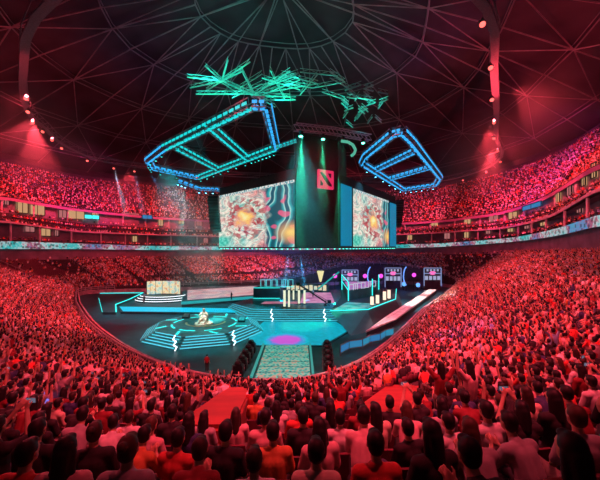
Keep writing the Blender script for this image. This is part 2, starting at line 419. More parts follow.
for p, q in zip(inner, inner[1:]+inner[:1]):
    p, q = Vector((*p, ZB-.45)), Vector((*q, ZB-.45)); n = int((q-p).length/1.5)
    for k in range(n): mb.ell(p.lerp(q, (k+.5)/n), (.16, .16, .16), 6, 5)
keep(mb.build('rim_lamp_row', M_mint), root)
def screen(a, b, u0, u1, z0, z1, m, name, off=.18):
    A, B = Vector(a), Vector(b); d = (B-A).normalized(); nrm = Vector((d.y, -d.x, 0))
    p, q = A.lerp(B, u0), A.lerp(B, u1); p.z = q.z = 0
    fr = MB(); M = d.to_track_quat('X', 'Z').to_matrix()
    me = bpy.data.meshes.new(name); o_ = nrm*off
    vs = [p+o_+Vector((0, 0, z0)), q+o_+Vector((0, 0, z0)), q+o_+Vector((0, 0, z1)), p+o_+Vector((0, 0, z1))]
    vs2 = [v-nrm*.15 for v in vs]
    me.from_pydata([tuple(v) for v in vs+vs2], [], [(0, 1, 2, 3), (4, 7, 6, 5), (0, 4, 5, 1), (1, 5, 6, 2), (2, 6, 7, 3), (3, 7, 4, 0)])
    uv = me.uv_layers.new(name='UV'); uvs = [(0, 0), (1, 0), (1, 1), (0, 1)]
    for li, l in enumerate(me.loops): uv.data[li].uv = uvs[l.vertex_index % 4]
    me.materials.append(m); o = bpy.data.objects.new(name, me); COL.objects.link(o); return keep(o, root)
def picture_mat(name, cx, cy, tealfrom, flip, strength):
    m, nt, b = node_mat(name); N, Lk = nt.nodes, nt.links
    def new(t, **k):
        x = N.new(t)
        for a, v in k.items(): setattr(x, a, v)
        return x
    def ramp(inp, els, interp='LINEAR'):
        r = new('ShaderNodeValToRGB'); r.color_ramp.interpolation = interp
        for k, (p, c) in enumerate(els):
            e = r.color_ramp.elements[k] if k < 2 else r.color_ramp.elements.new(p)
            e.position = p; e.color = (*c, 1)
        Lk.new(inp, r.inputs['Fac']); return r.outputs['Color']
    def mix(f, a, c, bt='MIX'):
        x = new('ShaderNodeMix', data_type='RGBA', blend_type=bt); Lk.new(f, x.inputs['Factor']); Lk.new(a, x.inputs['A']); Lk.new(c, x.inputs['B']); return x.outputs['Result']
    def math_(op, a, c=None):
        x = new('ShaderNodeMath', operation=op)
        for k, v in enumerate((a, c)):
            if v is None: continue
            if isinstance(v, (int, float)): x.inputs[k].default_value = v
            else: Lk.new(v, x.inputs[k])
        return x.outputs[0]
    uv = new('ShaderNodeUVMap').outputs[0]; sx = new('ShaderNodeSeparateXYZ'); Lk.new(uv, sx.inputs[0]); U, V = sx.outputs[0], sx.outputs[1]
    def noise(sc, det=3, dist=0, asp=1.):
        mp = new('ShaderNodeMapping'); mp.inputs['Scale'].default_value = (asp, 1, 1); Lk.new(uv, mp.inputs[0])
        n = new('ShaderNodeTexNoise'); n.inputs['Scale'].default_value = sc; n.inputs['Detail'].default_value = det; n.inputs['Distortion'].default_value = dist
        Lk.new(mp.outputs[0], n.inputs['Vector']); return n.outputs['Fac']
    base = ramp(noise(5.5, 6, 1.4), [(.33, (.16, .34, .38)), (.42, (.5, .62, .55)), (.46, (.9, .92, .85)), (.5, (.95, .8, .72)), (.53, (.55, .3, .34)), (.56, (.85, .95, .88)), (.62, (.25, .4, .42)), (.68, (.8, .6, .6))])
    one = new('ShaderNodeValue'); one.outputs[0].default_value = 1.0
    base = mix(one.outputs[0], base, ramp(noise(2.4, 2, .6), [(.36, (.45, .85, .82)), (.45, (1, 1, .92)), (.54, (1, .95, .9)), (.62, (1, .5, .5)), (.7, (.6, .3, .4))]), 'MULTIPLY')
    dist = math_('SQRT', math_('ADD', math_('MULTIPLY', math_('POWER', math_('SUBTRACT', U, cx), 2), 1.4), math_('POWER', math_('SUBTRACT', V, cy), 2)))
    dn = math_('ADD', dist, math_('MULTIPLY', math_('SUBTRACT', noise(9, 3), .5), .28))
    ring = ramp(dn, [(0, (0, 0, 0)), (.14, (0, 0, 0)), (.2, (1, 1, 1)), (.33, (.8, .8, .8)), (.42, (0, 0, 0))])
    blot = ramp(noise(11, 4, .5), [(.47, (0, 0, 0)), (.53, (1, 1, 1))])
    rm = math_('MULTIPLY', ring, blot)
    c = mix(rm, base, ramp(noise(14), [(.4, (.32, .03, .05)), (.6, (.6, .1, .12))]))
    core = ramp(dn, [(0, (1, 1, 1)), (.10, (1, 1, 1)), (.21, (0, 0, 0))])
    c = mix(core, c, ramp(dn, [(0, (1, .95, .5)), (.07, (1, .7, .2)), (.14, (.95, .25, .12))]))
    w = new('ShaderNodeTexWave', wave_type='BANDS'); w.inputs['Scale'].default_value = 1.6; w.inputs['Distortion'].default_value = 9; w.inputs['Detail'].default_value = 2; Lk.new(uv, w.inputs['Vector'])
    tealc = ramp(w.outputs['Fac'], [(.15, (.01, .10, .14)), (.4, (.02, .30, .36)), (.6, (.05, .45, .48)), (.8, (.45, .8, .72)), (.92, (.01, .10, .16))])
    pk = ramp(noise(5.3, 1), [(.56, (0, 0, 0)), (.6, (1, 1, 1))]); pc = new('ShaderNodeRGB'); pc.outputs[0].default_value = (.85, .12, .25, 1)
    tealc = mix(math_('MULTIPLY', pk, .8), tealc, pc.outputs[0])
    edge = math_('ADD', U if not flip else math_('SUBTRACT', 1, U), math_('MULTIPLY', math_('SUBTRACT', noise(5, 2), .5), .22))
    tm = ramp(edge, [(tealfrom-.03, (0, 0, 0)), (tealfrom+.03, (1, 1, 1))])
    c = mix(tm, c, tealc)
    sp = math_('SQRT', math_('ADD', math_('POWER', math_('SUBTRACT', U, .97), 2), math_('POWER', math_('SUBTRACT', V, .22), 2)))
    c = mix(ramp(sp, [(.03, (1, 1, 1)), (.2, (0, 0, 0))]), c, ramp(sp, [(0, (1, .7, .2)), (.2, (.9, .3, .1))]))
    gr = math_('SQRT', math_('ADD', math_('POWER', math_('SUBTRACT', U, .06), 2), math_('POWER', math_('SUBTRACT', V, .1), 2)))
    c = mix(ramp(gr, [(.08, (1, 1, 1)), (.13, (0, 0, 0))]), c, ramp(noise(20), [(.4, (.02, .45, .35)), (.6, (.2, .75, .6))]))
    strip = ramp(V, [(.955, (0, 0, 0)), (.96, (1, 1, 1))]); sc = ramp(noise(30, 1, 0, 2), [(.45, (.1, .35, .4)), (.55, (.85, .8, .75))])
    c = mix(strip, c, sc)
    Lk.new(c, b.inputs['Emission Color']); b.inputs['Emission Strength'].default_value = strength; b.inputs['Specular IOR Level'].default_value = .05; b.inputs['Base Color'].default_value = (.02, .02, .02, 1)
    return m
s1 = screen(lf, c0, 0.0, .985, ZB-.1, 26.1, picture_mat('left_picture', .40, .52, .70, False, .95), 'screen_face')
s2 = screen(c1, rg, .187, .80, ZB, 26.3, picture_mat('right_picture', .50, .5, .78, False, .95), 'screen_face')
screen(c1, rg, .025, .16, ZB+.1, 26.4, led('cyan_panel', (.0, .24, .45), .8), 'side_strip', .2)
screen(c1, rg, .83, .975, ZB+.1, 26.0, led('cyan_panel_far', (.0, .24, .45), .8), 'side_strip', .2)
# corner face: emblem sign
d = (c1-c0).normalized(); nrm = Vector((d.y, -d.x, 0)); M = Matrix((d, -nrm, Vector((0, 0, 1)))).transposed()
lc = c0.lerp(c1, .65)+nrm*.45; lc.z = 26.6
sign = empty('emblem_sign', lc, 'glowing red square sign with dark slashed emblem on the black corner between the screens', 'sign')
def face_poly(pts, y0, y1, nm, m):
    mb = MB(); n = len(pts); vs = [M @ Vector((p[0], y0, p[1])) for p in pts]+[M @ Vector((p[0], y1, p[1])) for p in pts]
    mb.add(vs, [tuple(range(n)), tuple(range(n, 2*n))[::-1]]+[(k, n+k, n+(k+1) % n, (k+1) % n) for k in range(n)])
    return mb.build(nm, m, sign)
W = 1.75
face_poly([(-W, -W+.1), (-W+.15, -W), (W-.1, -W), (W, -W+.15), (W, W-.1), (W-.15, W), (-W+.1, W), (-W, W-.2)], .15, -.15, 'panel', M_logo)
face_poly([(-1.3, 1.15), (-.95, 1.3), (-.2, .75), (1.2, -.85), (1.3, -1.25), (.85, -1.2), (.45, -1.05), (-.35, -.1)], -.16, -.24, 'emblem_slash', M_blackcloth)
face_poly([(.45, 1.15), (1.15, 1.2), (1.1, .35), (.75, .55)], -.16, -.24, 'emblem_corner', M_blackcloth)
face_poly([(-1.2, -.25), (-.7, -.75), (-.75, -1.2), (-1.25, -1.2)], -.16, -.24, 'emblem_corner', M_blackcloth)

# line array of loudspeakers left of the screens, and the blue-lit bar it hangs from
def line_array(x, y0, y1, D, label):
    p = at(x, y0, D); r = empty('speaker_array', p, label, 'loudspeakers', 'speaker arrays by the screens'); z = 0; tot = (y1-y0)/F*D; n = 11; h = tot/n
    for k in range(n):
        mb = MB(); a = k/n; mb.box((0, a*a*2.2-.2, -z-h/2), (2.2, 1.3, h*.86), 0, M=Matrix.Rotation(-.5*a*a, 3, 'X')); mb.build('speaker_box', M_black, r); z += h
    mb = MB(); mb.bar((-1, 0, .3), (1, 0, .3), .25); mb.tube((0, 0, .3), (0, 0, 6), .05, 4); mb.build('flying_frame', M_black, r)
line_array(214, 196, 231, 66, 'tall black hanging loudspeaker array beside the fire-picture screen')
line_array(399, 200, 226, 88, 'black loudspeaker array hanging at the far end of the narrower screen')
bar = [tp(178, 180, 31), tp(199, 188, 29.5), tp(220, 189, 29)]
truss_frame(sg(bar), 1.0, 'short blue-lit truss just above the hanging loudspeaker array', None, M_ledB, 'lighting_bar')
for k in range(6):
    p = bar[0].lerp(bar[1], k/6) if k < 3 else bar[1].lerp(bar[2], (k-3)/3); p = p-Vector((0, 0, 1))
    fixture(p, p+Vector((0, -.2, -1)), M_bluelamp, 'small blue lamp under the short truss by the loudspeaker array', 'lamps of the short truss', .5)
# teal side bar at the near corner of the cube
truss_frame([(tp(276, 147, 32), tp(297, 140, 33))], .6, 'thin teal-lit bar running from the lattice frame to the dark screen corner', None, M_ledA, 'lighting_bar')

# teal lit rigging steel above the cube
M_rig = mat('teal_lit_steel', (.35, .6, .56), .35, .4, (.02, .4, .33), 0.0)  # teal of the wash is partly put into the base colour
def rig(pxs, D, label, r=.22, z=None):
    root = None
    for a, b in pxs:
        A = at(*a, D if len(a) < 3 else a[2]) if False else tp(a[0], a[1], z); B = tp(b[0], b[1], z)
        if root is None: root = empty('rigging_grid', A, label, 'rigging')
        d = (B-A).normalized(); sd = d.cross(Vector((0, 0, 1)))*.35; mb = MB(); mb.tube(A, B, r, 5); mb.tube(A+Vector((0, 0, .6)), B+Vector((0, 0, .6)), r*.5, 4)
        keep(mb.build('chord', M_rig), root)
        n = max(2, int((B-A).length/1.6)); la = MB()
        for k in range(n):
            p, q = A.lerp(B, k/n), A.lerp(B, (k+1)/n); la.tube(p+Vector((0, 0, .6*(k % 2))), q+Vector((0, 0, .6*((k+1) % 2))), r*.35, 4)
        keep(la.build('lacing', M_rig), root)
H_ = (222, 81)
rig([(H_, q) for q in [(187, 77), (190, 88), (206, 91), (243, 71), (254, 95), (205, 66), (228, 60), (250, 62)]], None, 'teal-washed fan of steel spokes meeting over the wide lattice frame', .14, 46)
rig([((254, 95), (242, 71)), ((254, 95), (290, 97)), ((254, 95), (275, 107)), ((228, 84), (256, 97)), ((196, 94), (254, 94)), ((290, 71), (254, 95))], None, 'teal-washed steel beams over the top corner of the wide lattice frame', .13, 44)
rig([((281, 74), (318, 84)), ((313, 88), (345, 82)), ((345, 82), (330, 72)), ((300, 72), (338, 76)), ((285, 84), (313, 88)), ((262, 78), (300, 90)), ((270, 70), (285, 100)), ((262, 88), (296, 76))], None, 'teal-washed crossing beams in the roof over the dark screen corner', .11, 43)
rig([((300, 80), (262, 95)), ((318, 74), (300, 95)), ((296, 100), (262, 100)), ((232, 98), (262, 84)), ((270, 92), (305, 86)), ((322, 92), (345, 100)), ((298, 73), (268, 84)), ((240, 88), (262, 74)), ((330, 78), (352, 90)), ((212, 76), (236, 92))], None, 'second teal-washed layer of crossing beams above the screen block', .09, 42)
tang = []
for k in range(26):
    x, y = random.uniform(338, 380), random.uniform(86, 124); a = random.choice([-.5, .3, .9, -1.1])
    tang.append(((x, y), (x+10*math.cos(a), y+7*math.sin(a))))
rig(tang, None, 'tangle of teal-washed rigging steel over the narrower screen', .14, 42)

# ---------------------------------------------------------------- arena floor and stages
mb = MB(); bb = cr(np.linspace(0, NS, 120)); mb.add([(p[0], p[1], 0) for p in bb[:-1]], [tuple(range(119))])
struct(mb.build('floor', M_floor))

# octagonal side stage
def octa(c, R, rot=PI/8+.307): return [(c[0]+R*.95*math.cos(rot+k*PI/4), c[1]+R*.93*math.sin(rot+k*PI/4)) for k in range(8)]
oc = (-15.9, 50.2)
st = empty('octagonal_stage', (*oc, 0), 'low eight-sided teal stage with glowing stepped edges and zigzag lights', 'stage')
for k in range(5):
    mb = MB(); mb.prism(octa(oc, 10.4-.5*k), .26*k, .26*(k+1)); stp = keep(mb.build('step', M_tealdeck), st)
    mb = MB(); P8 = octa(oc, 10.43-.5*k)
    for a, b in zip(P8, P8[1:]+P8[:1]):
        a, b = Vector((*a, .26*k+.2)), Vector((*b, .26*k+.2)); mb.bar(a.lerp(b, .06), a.lerp(b, .94), .08, .13)
    if k == 0: M_edge = led('edge_teal', (.10, .62, .78), 1.15)
    sub(mb.build('edge_light', M_edge), stp)
mb = MB()
for a in range(24):
    if a % 3 == 0: continue
    t0, t1 = a*PI/12, (a+1)*PI/12
    mb.bar((oc[0]+5.2*math.cos(t0), oc[1]+4.8*math.sin(t0), 1.33), (oc[0]+5.2*math.cos(t1), oc[1]+4.8*math.sin(t1), 1.33), .3, .04)
for a in range(8):
    t = a*PI/4+.4; mb.bar((oc[0]+6*math.cos(t), oc[1]+5.6*math.sin(t), 1.33), (oc[0]+7.6*math.cos(t+.12), oc[1]+7*math.sin(t+.12), 1.33), .35, .04)
keep(mb.build('top_light_pattern', M_teal), st)
mb = MB()
for t0 in np.arange(3.3, 6.2, .25):
    mb.bar((oc[0]+3.2*math.cos(t0), oc[1]+2.6+3*math.sin(t0)-2, 1.34), (oc[0]+3.2*math.cos(t0+.26), oc[1]+.6+3*math.sin(t0+.26), 1.34), .35, .05)
keep(mb.build('gold_ring', mat('gold_ring_paint', (.8, .55, .3), .4, .2)), st)
def zigzag(root, p, h=2.1, w=.35, dirv=(1, 0)):
    mb = MB(); q = Vector(p); d = Vector((*dirv, 0)); pts = [(0, 1), (-.6, .72), (.3, .6), (-.5, .35), (.5, .25), (-.1, 0)]
    P = [q+d*a*w*1.4+Vector((0, 0, b*h)) for a, b in pts]
    for a, b in zip(P, P[1:]): mb.bar(a, b, .13, .13)
    keep(mb.build('zigzag_light', M_white), root)
P8 = octa(oc, 10.7)
zigzag(st, (*P8[5], .05)); zigzag(st, (*P8[6], .05))
# statue on the octagonal stage
sr = empty('trophy_statue', (-15.9, 49.6, 1.3), 'pale gold seated figure statue on the middle of the octagonal stage', 'statue')
mb = MB(); mb.lathe((0, 0, 0), [(1.5, 0), (1.5, .2), (1.1, .25), (1.0, .5)], 10); mb.build('plinth', M_gold, sr)
mb = MB(); mb.ell((0, 0, .95), (.75, .6, .6)); mb.ell((0, .05, 1.6), (.42, .34, .6)); mb.ell((0, -.05, 2.4), (.22, .24, .28)); mb.tube((0, 0, 2.0), (0, 0, 2.3), .14, 8)
mb.tube((-.35, 0, 1.9), (-.75, -.3, 1.3), .16, 8, .12); mb.tube((.35, 0, 1.9), (.75, -.3, 1.3), .16, 8, .12); mb.tube((-.3, -.3, .9), (-.5, -1.0, .75), .24, 8, .18); mb.tube((.3, -.3, .9), (.5, -1.0, .75), .24, 8, .18)
mb.tube((-.5, -1, .75), (-.5, -1.0, .3), .17, 8); mb.tube((.5, -1, .75), (.5, -1.0, .3), .17, 8); mb.build('figure', M_gold, sr, True)
for x, y in ((-20.3, 53.5), (-9.9, 51)):
    o = empty('stage_monitor', (x, y, 1.3), 'black wedge monitor speaker on the octagonal stage, %s' % ('far side' if x < -15 else 'beside the teal bridge'), 'monitor speaker')
    mb = MB(); mb.prism([(-.6, -.4), (.6, -.4), (.6, .4), (-.6, .4)], 0, .25); mb.add([(-.6, -.4, .25), (.6, -.4, .25), (.6, .4, .25), (-.6, .4, .25), (-.6, .4, .8), (.6, .4, .8)], [(0, 1, 5, 4), (4, 5, 2, 3), (0, 4, 3), (1, 2, 5)]); mb.build('cabinet', M_black, o)
    mb = MB(); mb.quad((-.5, -.36, .32), (.5, -.36, .32), (.5, .34, .78), (-.5, .34, .78)); mb.build('grille', M_alu, o)

# cyan LED walkway
wk = empty('led_walkway', (-25, 65, 0), 'long low walkway glowing bright cyan behind the octagonal stage', 'walkway')
mb = MB(); mb.prism([(-37.5, 62.8), (-9.5, 61.5), (-9.5, 66), (-41.5, 68.5)], 0, .45); keep(mb.build('deck', M_deck), wk)
mb = MB(); mb.prism([(-37.2, 63.1), (-9.8, 61.8), (-9.8, 65.6), (-41, 68.1)], .46, .5); keep(mb.build('led_surface', led('walkway_led', (.0, .55, .80), 1.1)), wk)
# left outline platform
lp = empty('side_platform', (-48, 75, 0), 'dark low platform edged with a thin teal light line by the curved stand', 'platform')
pl = [(-58, 87), (-46, 88), (-43.8, 77), (-43, 70), (-38, 62), (-41, 62.2), (-48, 72), (-53, 79)]
mb = MB(); mb.prism(pl, 0, .5); keep(mb.build('deck', M_deck), lp)
mb = MB()
for a, b in zip(pl[:5], pl[1:5]): mb.bar((*a, .6), (*b, .6), .25, .15)
for a, b in zip(pl[5:], pl[6:]): mb.bar((*a, .55), (*b, .55), .1, .08)
keep(mb.build('edge_light', M_teal), lp)
# alcove stage with colourful backdrop
al = empty('alcove_stage', (-36, 77, 0), 'small rounded stage with glowing cream and mint backdrop beside the crowd', 'stage')
mb = MB()
arc = lambda R: [(-36+R*1.25*math.cos(t), 79+R*.8*math.sin(t)) for t in np.linspace(PI, 2*PI, 13)]
for k, R in enumerate((5.6, 5.1, 4.6)):
    mb.prism(arc(R), .5*k, .5*(k+1))
keep(mb.build('riser', M_deck), al)
mb = MB()
for k, R in enumerate((5.62, 5.12, 4.62)):
    q = arc(R)
    for a, b in zip(q, q[1:]): mb.bar((*a, .5*k+.4), (*b, .5*k+.4), .08, .12)
keep(mb.build('edge_light', M_white), al)
def blotch(name, cols, scale, es):
    m, nt, b = node_mat(name); tc = nt.nodes.new('ShaderNodeTexCoord'); n = nt.nodes.new('ShaderNodeTexNoise'); n.inputs['Scale'].default_value = scale; n.inputs['Distortion'].default_value = .6
    r = nt.nodes.new('ShaderNodeValToRGB'); nt.links.new(tc.outputs['Object'], n.inputs['Vector']); nt.links.new(n.outputs['Fac'], r.inputs['Fac'])
    for k, c in enumerate(cols):
        e = r.color_ramp.elements[k] if k < 2 else r.color_ramp.elements.new(.9); e.position = .3+.4*k/(len(cols)-1); e.color = (*c, 1)
    nt.links.new(r.outputs['Color'], b.inputs['Emission Color']); b.inputs['Emission Strength'].default_value = es; b.inputs['Base Color'].default_value = (.03, .03, .03, 1)
    return m
mb = MB()
for k in range(7):
    t0, t1 = .1+k*.42, .1+(k+.94)*.42; mb.quad((-36-4.4*math.cos(t0), 79+1.6*math.sin(t0), 1.5), (-36-4.4*math.cos(t1), 79+1.6*math.sin(t1), 1.5), (-36-4.4*math.cos(t1), 79+1.6*math.sin(t1), 4.9), (-36-4.4*math.cos(t0), 79+1.6*math.sin(t0), 4.9))
keep(mb.build('backdrop_screen', blotch('alcove_picture', [(.7, .25, .2), (1, .75, .35), (.85, .8, .6), (.3, .7, .6), (.8, .6, .7)], .9, .9)), al)
mb = MB()
for k in range(8):
    t0 = .1+k*.42; mb.tube((-36-4.5*math.cos(t0), 79+1.7*math.sin(t0), 1.2), (-36-4.5*math.cos(t0), 79+1.7*math.sin(t0), 5.1), .1, 5)
keep(mb.build('backdrop_frame', M_black), al)
# pink slab stage
ps = empty('pink_slab_stage', (-20, 80, 0), 'broad slab stage with pale pink glowing top and teal front edge', 'stage')
poly = [(-27.5, 69.8), (-10.3, 78.5), (-13, 98), (-34, 88.5)]
mb = MB(); mb.prism(poly, 0, 1.35); keep(mb.build('deck', M_deck), ps)
ip = [(-26.9, 71.6), (-11.2, 79.8), (-13.6, 97), (-33, 88)]
mb = MB(); mb.prism(ip, 1.36, 1.4); keep(mb.build('led_surface', blotch('slab_picture', [(.3, .3, .34), (.8, .35, .38), (.85, .6, .58), (.5, .32, .42), (.75, .6, .5)], .16, .75)), ps)
mb = MB(); mb.bar((-27.5, 69.7, .95), (-10.3, 78.4, .95), .08, .7); mb.bar((-27.6, 69.8, .95), (-34, 88.4, .95), .08, .7)
keep(mb.build('front_edge_light', led('slab_edge', (.02, .42, .45), .8)), ps)
# main centre stage
ms = empty('main_stage', (-1, 70, 0), 'main stage deck with wide glowing teal steps facing the catwalk', 'stage')
tr = lambda k: [(-16.5+k*.3, 66.5), (-11.2+k*.3, 58.8+k*.75-1.8), (-5.6, 56.4+k*.75), (4.9, 56.4+k*.75), (9.5-k*.3, 58.6+k*.75-1.6), (13-k*.3, 66.5)]
for k in range(6):
    mb = MB(); mb.prism([p for p in tr(k)], .25*k, .25*(k+1)); stp = keep(mb.build('step', M_tealdeck), ms)
    mb = MB(); q = tr(k)
    for a, b in zip(q, q[1:]):
        mb.bar((a[0], a[1]-.03, .25*k+.17), (b[0], b[1]-.03, .25*k+.17), .06, .08)
    sub(mb.build('edge_light', M_edge), stp)
mb = MB(); mb.prism([(-15, 66.4), (11.5, 66.4), (12, 88), (-9.5, 88), (-10, 77)], 0, 1.5); keep(mb.build('deck', M_tealdeck), ms)
zigzag(ms, (-5.2, 55.7, .1), 2.4); zigzag(ms, (4.6, 55.7, .1), 2.4)
mb = MB(); mb.prism([(0, 67), (7.8, 67), (8.4, 82), (1.0, 82)], 1.51, 1.55); keep(mb.build('pink_led_floor', blotch('pink_floor', [(.35, .1, .3), (.7, .25, .5), (.75, .4, .6)], .4, .8)), ms)
mb = MB(); mb.prism([(-8.6, 66), (-.5, 66), (-.5, 68.5), (-8, 68.5)], 1.51, 1.56); keep(mb.build('red_led_floor', blotch('red_floor', [(.3, .08, .16), (.6, .2, .3), (.1, .3, .35)], .5, .8)), ms)
# LED plaza and catwalk
pz = empty('led_plaza', (0, 50, 0), 'glowing cyan and violet LED floor between the steps and the catwalk', 'led floor')
mb = MB(); mb.prism([(-7.5, 42.2), (3.6, 42.2), (8.5, 50), (7, 56), (-7, 56), (-8.5, 48)], 0, .12); keep(mb.build('base', M_deck), pz)
def plaza_mat():
    m, nt, b = node_mat('plaza_led'); N, Lk = nt.nodes, nt.links
    tc = N.new('ShaderNodeTexCoord'); mp = N.new('ShaderNodeMapping'); mp.inputs['Location'].default_value = (2.1/3.6, 5.2/3.6, 0); mp.inputs['Scale'].default_value = (1/3.6, 1/3.6, 0)
    g = N.new('ShaderNodeTexGradient'); g.gradient_type = 'SPHERICAL'; Lk.new(tc.outputs['Object'], mp.inputs[0]); Lk.new(mp.outputs[0], g.inputs[0])
    n = N.new('ShaderNodeTexNoise'); n.inputs['Scale'].default_value = 1.2; Lk.new(tc.outputs['Object'], n.inputs[0])
    ma = N.new('ShaderNodeMath'); ma.operation = 'MULTIPLY_ADD'; ma.inputs[1].default_value = .35; Lk.new(n.outputs['Fac'], ma.inputs[0]); Lk.new(g.outputs['Fac'], ma.inputs[2])
    r = N.new('ShaderNodeValToRGB')
    for k, (p, c) in enumerate([(.12, (.0, .33, .45)), (.3, (.0, .5, .68)), (.5, (.1, .25, .75)), (.68, (.65, .08, .7))]):
        e = r.color_ramp.elements[k] if k < 2 else r.color_ramp.elements.new(p); e.position = p; e.color = (*c, 1)
    Lk.new(ma.outputs[0], r.inputs[0]); Lk.new(r.outputs['Color'], b.inputs['Emission Color']); b.inputs['Emission Strength'].default_value = .9; b.inputs['Base Color'].default_value = (.02, .03, .03, 1)
    return m
led_top = MB(); P_ = [(-7.2, 42.4), (3.3, 42.4), (8.1, 50), (6.7, 55.8), (-6.7, 55.8), (-8.1, 48)]
led_top.prism([(p[0], p[1]-50) for p in P_], 0, .03); o = led_top.build('led_surface', plaza_mat(), pz); o.location = (0, 0, .125)
cwk = empty('catwalk_steps', (-1.7, 31, 0), 'patterned teal runway reaching from the plaza toward the spectators', 'runway')
mb = MB(); mb.prism([(-5.3, 31.2), (1.7, 31.2), (1.5, 42), (-5.2, 42)], 0, .28); keep(mb.build('deck', M_deck), cwk)
def carpet_mat():
    m, nt, b = node_mat('runway_pattern'); N, Lk = nt.nodes, nt.links
    tc = N.new('ShaderNodeTexCoord'); v = N.new('ShaderNodeTexVoronoi'); v.inputs['Scale'].default_value = 2.6; v.feature = 'F1'; Lk.new(tc.outputs['Object'], v.inputs['Vector'])
    r = N.new('ShaderNodeValToRGB')
    for k, (p, c) in enumerate([(.15, (.0, .10, .10)), (.35, (.02, .30, .27)), (.55, (.10, .42, .34)), (.75, (.3, .25, .18))]):
        e = r.color_ramp.elements[k] if k < 2 else r.color_ramp.elements.new(p); e.position = p; e.color = (*c, 1)
    Lk.new(v.outputs['Distance'], r.inputs[0]); Lk.new(r.outputs['Color'], b.inputs['Emission Color']); b.inputs['Emission Strength'].default_value = .75
    Lk.new(r.outputs['Color'], b.inputs['Base Color']); return m
M_run = carpet_mat()
for k in range(7):
    mb = MB(); y0 = 31.4+k*1.5; mb.prism([(-4.7, y0), (1.1, y0), (1.1, y0+1.32), (-4.7, y0+1.32)], .285, .33); keep(mb.build('led_panel', M_run), cwk)
for sx in (-5.1, 1.4):
    mb = MB(); mb.bar((sx, 31.3, .42), (sx, 41.8, .42), .25, .25); keep(mb.build('side_light', led('side_teal_%d' % (sx > 0), (.05, .4, .36), .8)), cwk)
M_band = led('band_red', (.7, .06, .08), .8)
for sx, side in ((-6.7, 'beside the runway, octagonal stage side'), (3.1, 'beside the runway, white ramp side')):
    for k in range(5):
        y = 32.6+k*1.85; o = empty('flame_machine', (sx+(.12*k if sx > 0 else .05*k), y, 0), 'chunky black effects machine with red band '+side, 'effects machine', 'black machines '+side)
        mb = MB(); mb.box((0, 0, .35), (1.15, 1.0, .7)); mb.build('case', M_black, o)
        mb = MB(); mb.box((0, 0, .95), (1.0, .8, .5)); hu = mb.build('head_unit', M_black, o); mb = MB(); mb.ell((0, -.05, 1.35), (.42, .36, .34)); mb.build('nozzle', M_black, hu)
        mb = MB(); mb.box((0, -.53, .32), (.8, .06, .16)); mb.build('red_band', M_band, o)
        for hx in (-.62, .62): mb = MB(); mb.tube((hx, 0, .5), (hx, 0, 1.2), .05, 5); mb.build('side_handle', M_alu, o)

# stage dressing: neon frame sign on a dark box, light tubes, crane, V lamp
bx = empty('dark_stage_box', (-7.5, 74, 1.5), 'dark teal box carrying the row of outlined frames', 'stage box')
mb = MB(); mb.prism([(-11.2, 72), (-4.8, 72), (-4.8, 76), (-10, 76)], 1.5, 4.3); keep(mb.build('panel', M_deck), bx)
mb = MB(); mb.bar((-11.2, 71.95, 4.2), (-4.8, 71.95, 4.2), .12, .12); mb.bar((-11.2, 71.95, 1.7), (-4.8, 71.95, 1.7), .12, .12); keep(mb.build('edge_light', M_teal), bx)
fs = empty('outline_frames', (-7, 74, 4.3), 'row of outlined teal frames standing on the dark box over the main stage', 'frame row')
def letters(root, x0, y, z, h, txt, m, w=.95, dy=0., th=.14):
    G = {'A': [((0, 0), (0, 1)), ((0, 1), (1, 1)), ((1, 1), (1, 0))], 'B': [((0, 0), (0, 1)), ((0, 1), (1, 1)), ((1, 1), (1, 0)), ((.5, 1), (.5, 0))],'M': [((0, 0), (0, 1)), ((0, 1), (.5, 1)), ((.5, 1), (.5, .1)), ((.5, 1), (1, 1)), ((1, 1), (1, 0))], 'N': [((0, 0), (0, 1)), ((0, 1), (1, 0)), ((1, 0), (1, 1))],
         'F': [((0, 0), (0, 1)), ((0, 1), (1, 1)), ((0, .55), (.8, .55))], 'E': [((0, 0), (0, 1)), ((0, 1), (1, 1)), ((0, .5), (.8, .5)), ((0, 0), (1, 0))], 'S': [((1, 1), (0, 1)), ((0, 1), (0, .5)), ((0, .5), (1, .5)), ((1, .5), (1, 0)), ((1, 0), (0, 0))],
         'U': [((0, 1), (0, 0)), ((0, 0), (1, 0)), ((1, 0), (1, 1))], 'O': [((0, 0), (0, 1)), ((0, 1), (1, 1)), ((1, 1), (1, 0)), ((1, 0), (0, 0))], 'I': [((.5, 0), (.5, 1))]}
    for k, c in enumerate(txt):
        mb = MB(); bxx = x0+k*w*1.3
        for a, b in G[c]: mb.bar((bxx+a[0]*w, y+dy*k, z+a[1]*h), (bxx+b[0]*w, y+dy*k, z+b[1]*h), th, th)
        keep(mb.build('frame', m), root)
letters(fs, -9.6, 73.5, 4.3, 1.7, 'AOAUBA', led('frame_teal', (.12, .7, .75), 1.1), 1.05)
mb = MB(); mb.bar((-9.8, 73.5, 4.25), (-1.5, 73.5, 4.25), .12); keep(mb.build('base_rail', M_teal), fs)
cols = [(284.5, 307, 3), (289, 307.5, 2.4), (299, 304, 2.6), (304.5, 304, 2.6), (293.5, 300, 2)]
for x, y, w in cols:
    b = gz(x, y, 1.56); h = (y-290)/F*b.y
    o = empty('light_tube', b, 'tall glowing cream light tube on the main stage, one of a cluster', 'light tube', 'cream light tubes on the main stage')
    mb = MB(); mb.box((0, 0, h/2), (w/F*b.y*.8, .35, h)); mb.build('tube', led('column_led_%d' % x, (.8, .85, .6), 1.1), o)
    mb = MB(); mb.box((0, 0, .07), (w/F*b.y*1.2, .8, .14)); mb.box((0, 0, h+.05), (w/F*b.y, .5, .12)); mb.build('end_cap', M_black, o)
